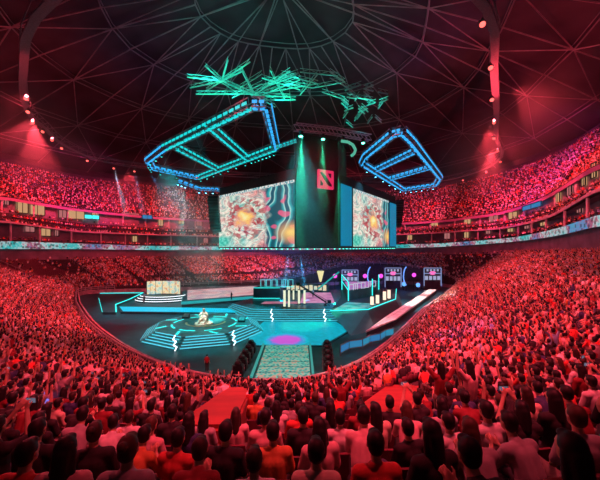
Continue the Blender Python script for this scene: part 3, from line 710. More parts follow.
jb = empty('camera_crane', gz(326, 313, 0.0), 'long dark camera crane arm slanting up over the main stage', 'camera crane')
a, b = gz(326, 306, 1.5), Vector((at(298, 284, 62)))
mb = MB(); mb.bar(a+Vector((0, 0, .8)), b, .22, .3); mb.bar(a+Vector((0, 0, 1.3)), b+Vector((0, 0, .1)), .08); keep(mb.build('arm', M_black), jb)
mb = MB(); mb.tube(a+Vector((0, 0, 0)), a+Vector((0, 0, 1.2)), .12, 6)
for t in (0, 2.1, 4.2): mb.tube(a+Vector((0, 0, .7)), a+Vector((.8*math.cos(t), .8*math.sin(t), 0)), .07, 5)
keep(mb.build('tripod', M_black), jb)
mb = MB(); mb.box(b, (.7, .9, .6)); mb.tube(b+Vector((0, -.4, 0)), b+Vector((0, -.9, 0)), .2, 8); keep(mb.build('camera_head', M_black), jb)
mb = MB(); mb.box(a+Vector((.7, .2, .9)), (.8, .6, .6)); keep(mb.build('counterweight', M_black), jb)
tb = empty('slanting_beam', gz(338, 290, 2.2), 'thin teal pole slanting upward beside the right-side stage booth', 'pole')
mb = MB(); mb.bar(at(318, 289, 76), at(339, 272, 80), .3); keep(mb.build('pole', led('pole_teal', (.02, .45, .42), .8)), tb)
vl = empty('funnel_lamp', at(320.5, 286, 84), 'small cream funnel-shaped lamp standing behind the main stage', 'lamp')
mb = MB(); mb.lathe((0, 0, 1.2), [(.25, 0), (1.0, 3.0), (.95, 3.0), (.2, .1)], 10); mb.build('shade', led('funnel_cream', (.9, .8, .4), 1.), vl)
mb = MB(); mb.tube((0, 0, -1.5), (0, 0, 1.2), .12, 6); mb.lathe((0, 0, -1.6), [(.6, 0), (.5, .15)], 10); mb.build('stand', M_black, vl)
rk = empty('desk_row', Vector((0, 84, 1.5)), 'long desk row with cream lit panels at the back of the main stage', 'desk')
mb = MB(); mb.prism([(-4, 83), (8, 83), (8, 84.2), (-4, 84.2)], 1.5, 3.6); keep(mb.build('counter', M_deck), rk)
mb = MB()
for k in range(9): mb.box((-3.2+k*1.25, 82.95, 2.7), (.95, .08, 1.0+.3*(k % 3)))
keep(mb.build('lit_panel', blotch('desk_lit', [(.7, .3, .15), (.9, .75, .45), (.5, .7, .6)], .8, .9)), rk)

# right-hand stage hull with booth
rs = empty('booth_stage', (13, 68, 0), 'dark raised stage with teal-lit rim and angular hull nearest the white plank', 'stage')
rp = [(5.5, 55), (12.8, 56.3), (21.5, 67.5), (27, 84), (11.5, 84), (9.5, 70)]
lo = [(8, 47.5), (12.5, 50), (21.5, 62), (27.5, 82), (11.5, 84), (9, 70)]
mb = MB(); n = 6; vs = [(*p, 0) for p in lo]+[(*p, 2.2) for p in rp]; mb.add(vs, [(k, (k+1) % n, n+(k+1) % n, n+k) for k in range(n)]+[tuple(range(n, 2*n))]); keep(mb.build('hull', mat('hull_panel', (.03, .028, .035), .5, var=.3, scale=.4)), rs)
mb = MB()
for a, b in zip(rp[:4], rp[1:4]): mb.bar((*a, 2.3), (*b, 2.3), .18, .14)
keep(mb.build('rim_light', M_teal), rs)
mb = MB(); mb.prism([(6.2, 56), (12.4, 57), (16, 62), (10, 64)], 2.21, 2.25); keep(mb.build('deck_light_panel', blotch('deck_teal', [(.01, .12, .15), (.05, .45, .5), (.3, .5, .5)], .5, .8)), rs)
bt = empty('commentary_booth', (15.5, 74, 2.2), 'dark booth with violet roof panel and whitish frames along its top', 'booth')
mb = MB(); mb.prism([(10.8, 66), (17.2, 72), (21.5, 83), (12, 83)], 2.2, 4.4); keep(mb.build('box', M_deck), bt)
mb = MB(); mb.prism([(11, 67), (16.8, 72.4), (20.8, 82.6), (12.3, 82.6)], 4.41, 4.5); keep(mb.build('roof_screen', blotch('booth_roof', [(.08, .1, .35), (.3, .15, .6), (.65, .2, .55), (.1, .35, .5)], .35, .8)), bt)
mb = MB()
for a in ((10.6, 65.7), (17.3, 71.7), (21.8, 83), (11.6, 83)): mb.tube((*a, 2.2), (*a, 6.4), .13, 5)
mb.bar((10.6, 65.7, 6.3), (11.6, 83, 6.3), .14); mb.bar((10.6, 65.7, 4.5), (11.6, 83, 4.5), .14)
keep(mb.build('corner_post', M_teal), bt)
ls = empty('outline_frames', (12, 67, 4.5), 'row of small whitish outlined frames on the commentary booth edge', 'frame row')
letters(ls, 10.9, 66.0, 4.5, 1.3, 'ABAOUBO', led('letter_white', (.5, .55, .65), 1.), .85, 1.15)
for x, y in ((372, 305.5), (377.5, 304), (384.5, 300.5), (389, 299)):
    b = gz(x, y, 2.25); h = 9.5/F*b.y
    o = empty('light_tube', b, 'short warm white light tube on the booth stage, one of two pairs', 'light tube', 'warm light tubes on the booth stage')
    mb = MB(); mb.box((0, 0, h/2), (.62, .35, h)); mb.build('tube', led('column_warm_%d' % x, (1., .78, .6), 1.3), o)
    mb = MB(); mb.box((0, 0, .07), (.8, .6, .14)); mb.box((0, 0, h), (.8, .5, .1)); mb.build('end_cap', M_black, o)
# white plank
wp = empty('white_plank', (10, 46, 0), 'long pale wedge-shaped ramp lying along the edge of the spectators on the right', 'ramp')
pp = [(10.0, 45.6), (17.2, 53.6), (41.5, 90.8), (38.6, 90.4), (15, 54)]
mb = MB(); mb.prism([(10.2, 46), (16.5, 53.2), (41.0, 90.2), (39.2, 90.2), (15.4, 54)], 0, .95); keep(mb.build('support', M_black), wp)
mb = MB(); mb.prism(pp, .96, 1.2); keep(mb.build('plank', mat('plank_pale', (.8, .74, .72), .6, var=.2, scale=.8)), wp)
mb = MB(); mb.bar((10.2, 45.9, 1.22), (28, 72, 1.22), .08, .04); mb.bar((17.2, 53.6, 1.22), (35, 81, 1.22), .08, .04); keep(mb.build('seam', M_rail), wp)
# teal crowd barriers
bp = [(5.2, 38.6), (6.6, 40.4), (8.6, 41.2), (10.0, 43.0), (11.8, 44.0), (13.0, 45.8), (14.6, 46.8)]
for k, (a, b) in enumerate(zip(bp, bp[1:])):
    A, B = Vector((*a, 0)), Vector((*b, 0)); o = empty('crowd_barrier', A, 'blue-lit metal crowd barrier panel in the stepped line below the white ramp', 'barrier', 'blue-lit barriers below the white ramp')
    mb = MB(); mb.bar(A+Vector((0, 0, 1.35)), B+Vector((0, 0, 1.35)), .12); mb.bar(A+Vector((0, 0, .3)), B+Vector((0, 0, .3)), .08); mb.tube(A, A+Vector((0, 0, 1.4)), .06, 5); mb.tube(B, B+Vector((0, 0, 1.4)), .06, 5); keep(mb.build('frame', M_alu), o)
    mb = MB(); mb.bar(A.lerp(B, .04)+Vector((0, 0, .85)), A.lerp(B, .96)+Vector((0, 0, .85)), .05, .9); keep(mb.build('panel', led('barrier_glow_%d' % k, (.03, .22+.04*(k % 3), .5), .8)), o)  # panels glow in place of the blue light falling on them
# backstage booths along the far wall
for k, (x0, x1, y0, y1, D) in enumerate([(342, 358, 270, 286, 101), (385, 401, 268, 287, 99), (424, 441, 268, 286, 98)]):
    a, b = at(x0, y1, D), at(x1, y1, D); h = (y1-y0)/F*D; cx = (a.x+b.x)/2; z0 = 0
    o = empty('broadcast_booth', (cx, D, z0), 'small white-lit booth with pink glow by the far wall, %s' % ['behind the commentary booth', 'in the middle of the three', 'last before the red stand'][k], 'booth')
    H = a.z+h
    mb = MB(); w = b.x-a.x; mb.box((0, 1.5, H/2), (w, 3, H)); mb.build('box', M_darkwall, o)
    mb = MB()
    for sx in (-1, 1): mb.bar((sx*w/2, -.1, H-h), (sx*w/2, -.1, H), .2)
    mb.bar((-w/2, -.1, H), (w/2, -.1, H), .2); mb.bar((-w/2, -.1, H-h*.3), (w/2, -.1, H-h*.3), .25); mb.build('frame_light', led('booth_white_%d' % k, (.3, .4, .75), .8), o)
    mb = MB()
    for j in range(4): mb.box((-w*.36+j*w*.24, -.1, H-h*.55), (w*.17, .1, h*.22)); mb.box((-w*.3+j*w*.2, -.12, H-h*.12), (w*.1, .1, h*.12))
    mb.build('monitor', led('booth_mon_%d' % k, (.45, .5, .75), .8), o)
    mb = MB(); mb.ell((0, -.1, H-h*.28), (w*.2, .15, h*.1)); mb.build('pink_lamp', M_pink, o)
def arc_neon(x, y, D, r, label):
    p = at(x, y, D); o = empty('neon_arc', p, label, 'neon light'); mb = MB(); pts = [(r*.45*math.cos(t), 0, r*math.sin(t)) for t in np.linspace(PI*.62, PI*1.38, 9)]
    for a, b in zip(pts, pts[1:]): mb.tube(a, b, .18, 5)
    mb.build('tube', led('neon_%d' % x, (.15, .35, 1.), 1.4), o)
    mb = MB(); mb.tube((pts[0][0], .3, -p.z), (pts[0][0], .3, r), .12, 5); mb.build('stand', M_black, o)
arc_neon(372, 276, 98, 3.2, 'blue curved neon arc between two white-lit booths near the commentary booth')
arc_neon(408, 276, 96, 3.2, 'blue curved neon arc before the booth next to the red stand')
for k, (x, y) in enumerate([(365, 276), (381, 276), (414, 275), (335, 276), (404, 284), (418, 285), (374, 284)]):
    p = at(x, y, 97); o = empty('floor_par_lamp', p, ['magenta', 'magenta', 'magenta', 'magenta', 'blue', 'blue', 'blue'][k]+' round lamp on a pole by the far wall booths', 'lamp', 'round %s lamps by the far wall' % ('magenta' if k < 4 else 'blue'))
    mb = MB(); mb.ell((0, 0, 0), (.7, .3, .7)); mb.build('lens', M_magenta if k < 4 else M_blue, o)
    mb = MB(); mb.tube((0, .4, -p.z), (0, .4, .3), .1, 5); mb.build('pole', M_black, o)

# front rails of the bowl
def rail_line(name, s0, s1, t, h, label, r=.07, dz=0):
    ss = np.arange(s0, s1+1e-6, .125); pts = [Vector(p)+Vector((0, 0, dz)) for p in bowl(ss, t)]
    root = empty(name, pts[0], label, 'railing'); mb = MB()
    for a, b in zip(pts, pts[1:]):
        for q in (h, h*.55): mb.tube(a+Vector((0, 0, q)), b+Vector((0, 0, q)), r, 5)
    keep(mb.build('handrail', M_rail), root)
    for a in pts[::max(1, len(pts)//60)]: mb = MB(); mb.tube(a, a+Vector((0, 0, h)), r, 5); keep(mb.build('post', M_rail), root)
rail_line('front_railing', .15, 6.6, 0.0, 1.1, 'long pale metal railing along the front row of the curving stand', .1)
rail_line('front_railing', 13.0, 17.85, 0.0, 1.1, 'pale metal railing along the front row below the white ramp', .08)
rail_line('front_railing', 7.0, 12.9, 0.0, 1.0, 'metal railing along the front of the far stands behind the stages', .08)
# ---------------------------------------------------------------- people
def remesh(mb, vox, name, mats):
    me = bpy.data.meshes.new('tmp'); me.from_pydata(mb.v, [], mb.f); o = bpy.data.objects.new('tmp', me); COL.objects.link(o)
    m = o.modifiers.new('r', 'REMESH'); m.mode = 'VOXEL'; m.voxel_size = vox; m.use_smooth_shade = True
    s = o.modifiers.new('s', 'SMOOTH'); s.factor = .5; s.iterations = 2
    dg = bpy.context.evaluated_depsgraph_get(); dg.update(); r = bpy.data.meshes.new_from_object(o.evaluated_get(dg)); r.name = name
    bpy.data.objects.remove(o); r.materials.clear()
    for k in mats: r.materials.append(k)
    return r
def cap(mb, a, b, r1, r2, n=12):
    a, b = Vector(a), Vector(b); mb.ell(a, (r1,)*3, n, 8); mb.ell(b, (r2,)*3, n, 8); mb.tube(a, b, r1, n, r2)
def hand(mb, w, el, curl=.5, sx=1):
    w, el = Vector(w), Vector(el); d = (w-el).normalized(); lat = d.cross(Vector((0, 1, .2))).normalized()*1.0; nrm = lat.cross(d).normalized()
    if nrm.z > 0 and abs(d.z) < .7: nrm = -nrm
    pc = w+d*.045
    for k in (-1.5, -.5, .5, 1.5): cap(mb, w+d*.01+lat*k*.014, w+d*.085+lat*k*.02, .015, .012, 8)
    for k, ln in zip((-1.5, -.5, .5, 1.5), (.062, .078, .082, .072)):
        a = w+d*.085+lat*k*.021; b = a+(d*(1-curl*.4)+nrm*curl*.6)*ln*.5; c = b+(d*(1-curl)+nrm*curl)*ln*.5
        cap(mb, a, b, .0105, .0095, 8); cap(mb, b, c, .0095, .008, 8)
    t0 = w+d*.03+lat*.034*sx; t1 = t0+(d*.6+lat*sx*.75+nrm*.2)*.04; t2 = t1+(d*.85+lat*sx*.3+nrm*.3)*.032
    cap(mb, w+d*.02+lat*.02*sx, t1, .015, .012, 8); cap(mb, t1, t2, .012, .009, 8)
def pose(kind):
    """joint positions of a person facing +Y, feet on z = 0"""
    J = dict(pel=(0, 0, .50), sp=(0, -.03, .74), ch=(0, -.03, .94), nk=(0, -.01, 1.12), hd=(0, .03, 1.27))
    for s, k in ((-1, 'l'), (1, 'r')):
        J['sh'+k] = (s*.175, -.03, 1.03); J['hp'+k] = (s*.095, .03, .50); J['kn'+k] = (s*.13, .43, .50); J['an'+k] = (s*.13, .43, .10); J['to'+k] = (s*.14, .60, .04)
        J['el'+k] = (s*.24, .02, .76); J['wr'+k] = (s*.09, .24, .62)
    if kind == 'lean':
        J.update(sp=(0, .04, .72), ch=(0, .13, .90), nk=(0, .24, 1.05), hd=(0, .31, 1.19))
        for s, k in ((-1, 'l'), (1, 'r')): J['sh'+k] = (s*.175, .17, .97); J['el'+k] = (s*.2, .36, .66); J['wr'+k] = (s*.05, .50, .80)
    if kind == 'raise': J['elr'] = (.30, .02, 1.26); J['wrr'] = (.27, .06, 1.52)
    if kind in ('cheer', 'standcheer'):
        for s, k in ((-1, 'l'), (1, 'r')): J['el'+k] = (s*.34, .03, 1.24); J['wr'+k] = (s*.30, .08, 1.50)
    if kind == 'phone':
        for s, k in ((-1, 'l'), (1, 'r')): J['el'+k] = (s*.23, .20, 1.02); J['wr'+k] = (s*.07, .36, 1.30)
    if kind.startswith('stand'):
        for k in list(J):
            x, y, z = J[k]
            if k in ('pel', 'sp', 'ch', 'nk', 'hd') or k[:2] in ('sh', 'el', 'wr'): J[k] = (x, y, z+.45)
        for s, k in ((-1, 'l'), (1, 'r')):
            J['hp'+k] = (s*.095, 0, .93); J['kn'+k] = (s*.10, .03, .50); J['an'+k] = (s*.105, -.01, .10); J['to'+k] = (s*.12, .16, .04)
            if kind == 'stand': J['el'+k] = (s*.26, -.03, 1.20); J['wr'+k] = (s*.27, .06, .96)
        if kind == 'standcheer': pass
    return {k: Vector(v) for k, v in J.items()}
PROTO = {}
def make_proto(kind):
    J = pose(kind); H = J['hd']; mb = MB()
    for a, b, r1, r2 in (('pel', 'sp', .125, .115), ('sp', 'ch', .115, .125)):
        for dx in (-.045, .045): cap(mb, J[a]+Vector((dx, 0, 0)), J[b]+Vector((dx, 0, 0)), r1*.95, r2*.9)
    cap(mb, J['shl'], J['shr'], .062, .062); cap(mb, J['ch'], J['nk'], .10, .055); cap(mb, J['nk']-Vector((0, 0, .02)), H-Vector((0, .015, .04)), .052, .052)
    for k in 'lr':
        cap(mb, J['sh'+k], J['el'+k], .052, .038); cap(mb, J['el'+k], J['wr'+k], .039, .026); hand(mb, J['wr'+k], J['el'+k], .55 if kind in ('phone',) else .35, 1 if k == 'l' else -1)
        cap(mb, J['hp'+k], J['kn'+k], .085, .058); cap(mb, J['kn'+k], J['an'+k], .056, .038); cap(mb, J['an'+k]-Vector((0, .03, .045)), J['to'+k], .045, .038)
    mb.ell(H+Vector((0, 0, .02)), (.076, .096, .105), 18, 12); mb.ell(H+Vector((0, .025, -.045)), (.058, .066, .066), 14, 9)
    mb.tube(H+Vector((0, .088, .02)), H+Vector((0, .112, -.018)), .008, 8, .015); mb.ell(H+Vector((0, .104, -.02)), (.015, .014, .012), 8, 6)
    mb.ell(H+Vector((0, .084, -.055)), (.026, .012, .008), 8, 6)
    for s in (-1, 1): mb.ell(H+Vector((s*.078, -.005, 0)), (.012, .02, .032), 8, 6); mb.ell(H+Vector((s*.03, .082, .03)), (.018, .012, .008), 8, 6)
    me = remesh(mb, .0095, 'person_body_'+kind, [M_skin, M_eye, M_lip, M_shoe])
    n = len(me.polygons); c = np.empty(n*3); me.polygons.foreach_get('center', c); c = c.reshape(-1, 3); mi = np.zeros(n, int)
    for s in (-1, 1):
        d = (c-np.array(H+Vector((s*.031, .088, .012))))/np.array((.017, .022, .009)); mi[(d**2).sum(1) < 1] = 1
    d = (c-np.array(H+Vector((0, .094, -.055))))/np.array((.026, .022, .010)); mi[(d**2).sum(1) < 1] = 2
    mi[c[:, 2] < .088] = 3; me.polygons.foreach_set('material_index', mi)
    # shirt
    mb = MB()
    for a, b, r1, r2 in (('pel', 'sp', .132, .132), ('sp', 'ch', .132, .138)):
        for dx in (-.05, .05): cap(mb, J[a]+Vector((dx, 0, .02)), J[b]+Vector((dx, 0, 0)), r1*.95, r2*.93)
    cap(mb, J['shl'], J['shr'], .078, .078); cap(mb, J['ch'], J['ch'].lerp(J['nk'], .75), .12, .078)
    for k in 'lr': cap(mb, J['sh'+k], J['sh'+k].lerp(J['el'+k], .82), .070, .060)
    shirt = remesh(mb, .016, 'shirt_'+kind, [M_cloth])
    mb = MB(); cap(mb, J['hpl']+Vector((-.01, -.01, 0)), J['hpr']+Vector((.01, -.01, 0)), .122, .122)
    for k in 'lr': cap(mb, J['hp'+k], J['kn'+k], .098, .074); cap(mb, J['kn'+k], J['an'+k]+Vector((0, 0, .02)), .072, .058)
    tr_ = remesh(mb, .018, 'trousers_'+kind, [M_cloth])
    hairs = []
    for hk in ('short', 'long', 'bun'):
        mb = MB(); mb.ell(H+Vector((0, -.022, .042)), (.089, .094, .100), 16, 10); mb.ell(H+Vector((0, -.04, -.01)), (.083, .072, .085), 14, 9)
        mb.ell(H+Vector((0, .045, .098)), (.058, .045, .03), 12, 7)
        if hk == 'long':
            cap(mb, H+Vector((0, -.06, .0)), H+Vector((0, -.115, -.24)), .082, .07)
            for s in (-1, 1): cap(mb, H+Vector((s*.07, -.03, .0)), H+Vector((s*.085, -.07, -.2)), .03, .03)
        if hk == 'bun': mb.ell(H+Vector((0, -.12, .09)), (.045, .045, .045), 10, 7)
        hairs.append(remesh(mb, .013, 'hair_%s_%s' % (hk, kind), [M_hair]))
    PROTO[kind] = (me, shirt, tr_, hairs)
SHIRTS = [('white', (.85, .8, .8)), ('pale pink', (.85, .55, .55)), ('light grey', (.5, .48, .5)), ('black', (.03, .025, .03)), ('dark blue', (.05, .07, .2)), ('bright red', (.75, .07, .06)), ('cream', (.8, .7, .55)), ('sky blue', (.3, .5, .75)), ('dark red', (.3, .03, .04)), ('orange', (.8, .3, .1))]
SW = np.array([.15, .09, .12, .27, .08, .11, .04, .01, .11, .02]); SW /= SW.sum()
HAIRC = [('black', (.012, .010, .012)), ('dark brown', (.04, .022, .015)), ('brown', (.10, .05, .03))]
POSES = ['sit', 'lean', 'raise', 'cheer', 'phone', 'stand', 'standcheer']
for k in POSES: make_proto(k)
PW = {'sit': .66, 'lean': .2, 'raise': .05, 'cheer': .02, 'phone': .05, 'standcheer': .01}
def put_person(loc, rz, kind, si, hi, hc, tr, scale, label, group=None, shirtcol=None, haircol=None):
    me, sh, tr_, hairs = PROTO[kind]
    b = bpy.data.objects.new('person', me); COL.objects.link(b); b.location = loc; b.rotation_euler.z = rz; b.scale = (scale,)*3
    tag(b, label, 'person', group); b.color = (1, 1, 1, 1)
    for nm, m, c in (('shirt', sh, shirtcol or SHIRTS[si][1]), ('trousers', tr_, tr), ('hair', hairs[hi], haircol or HAIRC[hc][1])):
        o = bpy.data.objects.new(nm, m); COL.objects.link(o); o.parent = b; o.color = (*c, 1)
    return b
WORDS = 'first second third fourth fifth sixth seventh eighth ninth tenth eleventh twelfth thirteenth fourteenth fifteenth sixteenth seventeenth eighteenth nineteenth twentieth'.split()
def ordw(n):
    if n < 20: return WORDS[n]
    t = {2: 'twenty', 3: 'thirty', 4: 'forty', 5: 'fifty', 6: 'sixty'}[(n+1)//10]
    return t+'-'+WORDS[(n+1) % 10-1] if (n+1) % 10 else {30: 'thirtieth', 40: 'fortieth', 50: 'fiftieth', 60: 'sixtieth'}[n+1]
# seats of the lower bowl
VOMI = [[(1.1, 6.2), (2.0, 9.5), (5.6, 19.0), (7.2, 18.2), (4.1, 9.5), (2.4, 6.2)], [(-1.35, 6.0), (-2.0, 11.0), (-3.0, 17.0), (-3.9, 16.6), (-3.2, 11.0), (-2.5, 6.0)]]
def in_vomi(x, y):
    for P in VOMI:
        cx, cy = sum(p[0] for p in P)/len(P), sum(p[1] for p in P)/len(P); ins = False
        Q = [(cx+(p[0]-cx)*1.06+math.copysign(.32, p[0]-cx), cy+(p[1]-cy)*1.04) for p in P]
        for (x1, y1), (x2, y2) in zip(Q, Q[1:]+Q[:1]):
            if (y1 > y) != (y2 > y) and x < (x2-x1)*(y-y1)/(y2-y1)+x1: ins = not ins
        if ins: return True
    return False
AISLES = {0: [], 1: [], 2: []}
AIS = [.62, 1.55, 2.5, 3.5, 4.5, 5.5, 6.45, 7.0, 7.5, 8.0, 8.5, 9.0, 9.5, 10.0, 10.6, 11.2, 12.0, 12.97, 14.0, 15.0, 16.0, 17.0]
seats = []   # x, y, z, rot, s, row, occupied
for r in range(NR):
    t = (r+.5)/NR; ss = np.arange(0, NS, .01); p = bowl(ss, t); seg = np.linalg.norm(np.diff(p[:, :2], axis=0), axis=1); cum = np.concatenate([[0], np.cumsum(seg)])
    L_ = cum[-1]; pos = np.arange(.3, L_, .60)+random.uniform(0, .3); sp = np.interp(pos, cum, ss); q = bowl(sp, t); q0 = bowl(sp, r/NR); qf = bowl(sp, 0); qt = bowl(sp, 1)
    d = qf[:, :2]-qt[:, :2]; rot = np.arctan2(d[:, 1], d[:, 0])-PI/2
    tan = np.gradient(p[:, :2], axis=0); spd = np.interp(sp, ss, np.linalg.norm(tan, axis=1)/.01)
    for i in range(len(sp)):
        s = sp[i]; x, y, z = q[i][0], q[i][1], q0[i][2]
        if y < 2.1: continue
        px = 300+F*x/y; py = HZ+F*(CAMZ-z-1.3)/y
        if not (-150 < px < 750) or py > 560: continue
        if any(abs(s-a)*spd[i] < (1.3 if a == .62 else .65) for a in AIS): continue
        if r == 0 or (r < 3 and (s < 1.0 or s > 17.2)) or in_vomi(x, y) or (r == 17 and 1 < s < 4.4): continue
        if (abs(r-8) < 2 and 7.2 < s < 12) : continue
        if t > .9 and 5.2 < s < 7.3 and random.random() < .5: continue
        dens = .95
        if 11.9 < s < 12.97: dens = .16
        elif 10.6 < s <= 11.9: dens = .8
        elif 5.3 < s < 6.45: dens = .08 if t > .42 else .85
        seats.append((x, y, z, rot[i], s, r, random.random() < dens, px, py))
near = sorted([k for k, a in enumerate(seats) if a[6] and -14 < a[7] < 614 and a[8] < 492], key=lambda k: seats[k][0]**2+seats[k][1]**2)[:288]
nearset = set(near)
byrow = {}
for k in near: byrow.setdefault(seats[k][5], []).append(k)
rowlist = sorted(byrow, reverse=True)
names = {'sit': 'sitting', 'lean': 'leaning forward', 'raise': 'one arm raised', 'cheer': 'both arms raised', 'phone': 'holding up a phone', 'standcheer': 'standing with arms up'}
hn = ['short', 'long', 'bunned']
M_phone = mat('phone_case', (.05, .05, .06), .3); M_pscreen = led('phone_screen', (.5, .55, .8), .25)
seat_proto = None
def make_seat():
    mb = MB(); mb.box((0, -.03, .38), (.44, .36, .05)); o = mb.build('pan', M_seat)
    mb = MB(); mb.box((0, -.225, .62), (.44, .04, .44)); b = mb.build('backrest', M_seat)
    mb = MB(); mb.box((0, -.19, .19), (.06, .2, .36)); mb.box((0, -.05, .015), (.2, .36, .03)); s = mb.build('pedestal', M_black)
    me = [o.data, b.data, s.data]
    for q in (o, b, s): bpy.data.objects.remove(q)
    return me
SEATM = make_seat()
def put_seat(loc, rz, label, group):
    r = empty('stadium_seat', loc, label, 'seat', group, rz)
    for nm, m in zip(('seat_pan', 'backrest', 'pedestal'), SEATM):
        o = bpy.data.objects.new(nm, m); COL.objects.link(o); o.parent = r
for ri, r in enumerate(rowlist):
    row = sorted(byrow[r], key=lambda k: seats[k][7])
    for ci, k in enumerate(row):
        x, y, z, rz, s, _, occ, px, py = seats[k]
        kd = random.choices(list(PW), list(PW.values()))[0]
        if y < 4.5 and kd in ('standcheer', 'cheer', 'raise'): kd = 'sit'
        si = int(RNG.choice(len(SHIRTS), p=SW)); hi = random.choices([0, 1, 2], [.62, .3, .08])[0]; hc = random.choices([0, 1, 2], [.72, .2, .08])[0]
        sc = random.uniform(.94, 1.06)
        lab = '%s-shirted person, %s, %s %s hair, %s from the left in row %s up' % (SHIRTS[si][0].replace(' ', '-'), names[kd], hn[hi], HAIRC[hc][0].replace(' ', '-'), ordw(ci), ordw(ri)) if False else \
              '%s-shirted person %s, %s hair, %s from left in %s row up' % (SHIRTS[si][0].replace(' ', '-'), names[kd], hn[hi], ordw(ci), ordw(ri))
        jr = random.uniform(-.25, .25)
        b = put_person((x, y, z), rz+jr, kd, si, hi, hc, random.choice([(.03, .03, .04), (.05, .06, .12), (.2, .18, .16)]), sc, lab, 'spectators in the rows below the camera')
        put_seat((x, y, z), rz, 'dark red plastic seat under a spectator of the lowest rows in view', 'seats under the spectators below the camera')
        if kd == 'phone':
            ph = empty('phone', b.location+Matrix.Rotation(rz+jr, 3, 'Z') @ Vector((0, .50*sc, 1.36*sc)), 'phone held up by the %s person of the %s row up' % (ordw(ci), ordw(ri)), 'phone', 'phones held up', rz+jr)
            mb = MB(); mb.box((0, 0, 0), (.15, .012, .075)); mb.build('case', M_phone, ph); mb = MB(); mb.box((0, -.008, 0), (.14, .004, .066)); mb.build('screen', M_pscreen, ph)
# a few empty seats in the thin stand
es = [a for a in seats if not a[6] and 11.9 < a[4] < 12.97]
random.shuffle(es)
for a in es[:12]: put_seat(a[:3], a[3], 'empty dark folding seat in the thinly filled stand beside the dense red crowd', 'empty seats of the thinly filled stand')

# mass of the audience farther off: one object
def template(kind, lod):
    J = pose(kind); H = J['hd']; mb = MB(); n = 6 if lod else 4
    mb.ell(H+Vector((0, .012, 0)), (.088, .10, .125), 6, 4 if lod else 3, mi=0); mb.ell(H+Vector((0, -.03, .04)), (.10, .10, .115), 6, 4 if lod else 3, mi=1)
    def tor(z0, z1, a0, b0, a1, b1, c0, c1): 
        vs = [Vector((a*math.cos(2*PI*k/6), b*math.sin(2*PI*k/6), 0))+c for a, b, c in ((a0, b0, c0), (a1, b1, c1)) for k in range(6)]
        mb.add(vs, [(k, (k+1) % 6, 6+(k+1) % 6, 6+k) for k in range(6)]+[tuple(range(6, 12))], 2)
    tor(0, 0, .19, .13, .25, .13, J['pel']-Vector((0, 0, .03)), (J['shl']+J['shr'])/2+Vector((0, 0, .02)))
    tor(0, 0, .25, .13, .07, .07, (J['shl']+J['shr'])/2+Vector((0, 0, .02)), J['nk'])
    for k in 'lr':
        mb.tube(J['sh'+k], J['el'+k], .06, 4 if lod else 3, .05, mi=2, caps=False); mb.tube(J['el'+k], J['wr'+k]+(J['wr'+k]-J['el'+k]).normalized()*.12, .045, 4 if lod else 3, .04, mi=0)
        mb.tube(J['hp'+k], J['kn'+k], .095, 4, .08, mi=3, caps=False)
        if lod: mb.tube(J['kn'+k], J['an'+k], .07, 4, .05, mi=3)
    V = np.array(mb.v); T = []; MI = []
    for f, m in zip(mb.f, mb.m):
        for j in range(1, len(f)-1): T.append((f[0], f[j], f[j+1])); MI.append(m)
    return V, np.array(T), np.array(MI)
TK = ['sit', 'lean', 'raise', 'cheer', 'phone', 'standcheer']; TW = [.56, .2, .09, .05, .08, .02]
TEM = {(k, l): template(k, l) for k in TK for l in (0, 1)}
people = [(a[0], a[1], a[2], a[3], a[1] < 48) for k, a in enumerate(seats) if a[6] and k not in nearset]
# upper deck
QN = len(DS)
def ring_rows(offs, zs, step, dens, s_lo=I0, s_hi=I1-1, skip=lambda s, r: False):
    out = []
    for r, (o, z) in enumerate(zip(offs, zs)):
        q = ring_off(o); idx = np.arange(s_lo, s_hi); P = np.array([q[i % QN] for i in idx]); seg = np.linalg.norm(np.diff(P, axis=0), axis=1); cum = np.concatenate([[0], np.cumsum(seg)])
        pos = np.arange(0, cum[-1], step)+random.uniform(0, step*.5); si = np.interp(pos, cum, idx)
        for s in si:
            i = int(s); f = s-i; a = q[i % QN]*(1-f)+q[(i+1) % QN]*f; zz = z[i % QN]*(1-f)+z[(i+1) % QN]*f; nn = RN[i % QN]
            if a[1] < 15 or random.random() > dens or skip(s, r): continue
            px = 300+F*a[0]/a[1]
            if -90 < px < 690: out.append((a[0], a[1], zz, math.atan2(-nn[1], -nn[0])-PI/2, False))
    return out
offs = [3.6+19*(r+.5)/NU for r in range(NU)]; zs = [Z['u0']+(Z['u1']-Z['u0'])*(r/NU)-.6 for r in range(NU)]
people += ring_rows(offs, zs, .66, .93, skip=lambda s, r: (s % 4) < .10)
people += ring_rows([1.2, 2.3], [ZF, ZF+.5*(mid-ZF)], .62, .8)
people += ring_rows([3.7], [mid], .9, .5)
people += ring_rows([1.3, 2.5], [flo, flo], .8, .6)
print('mass', len(people), 'near', len(near))
MASSM = [M_skin, mat('hair_black', (.015, .012, .015)), mat('hair_brown', (.06, .03, .02))]+[mat('shirt_'+n_.replace(' ', '_'), c, .85) for n_, c in SHIRTS]+[mat('trousers_dark', (.04, .04, .06))]
VV, TT, MM = [], [], []; off = 0
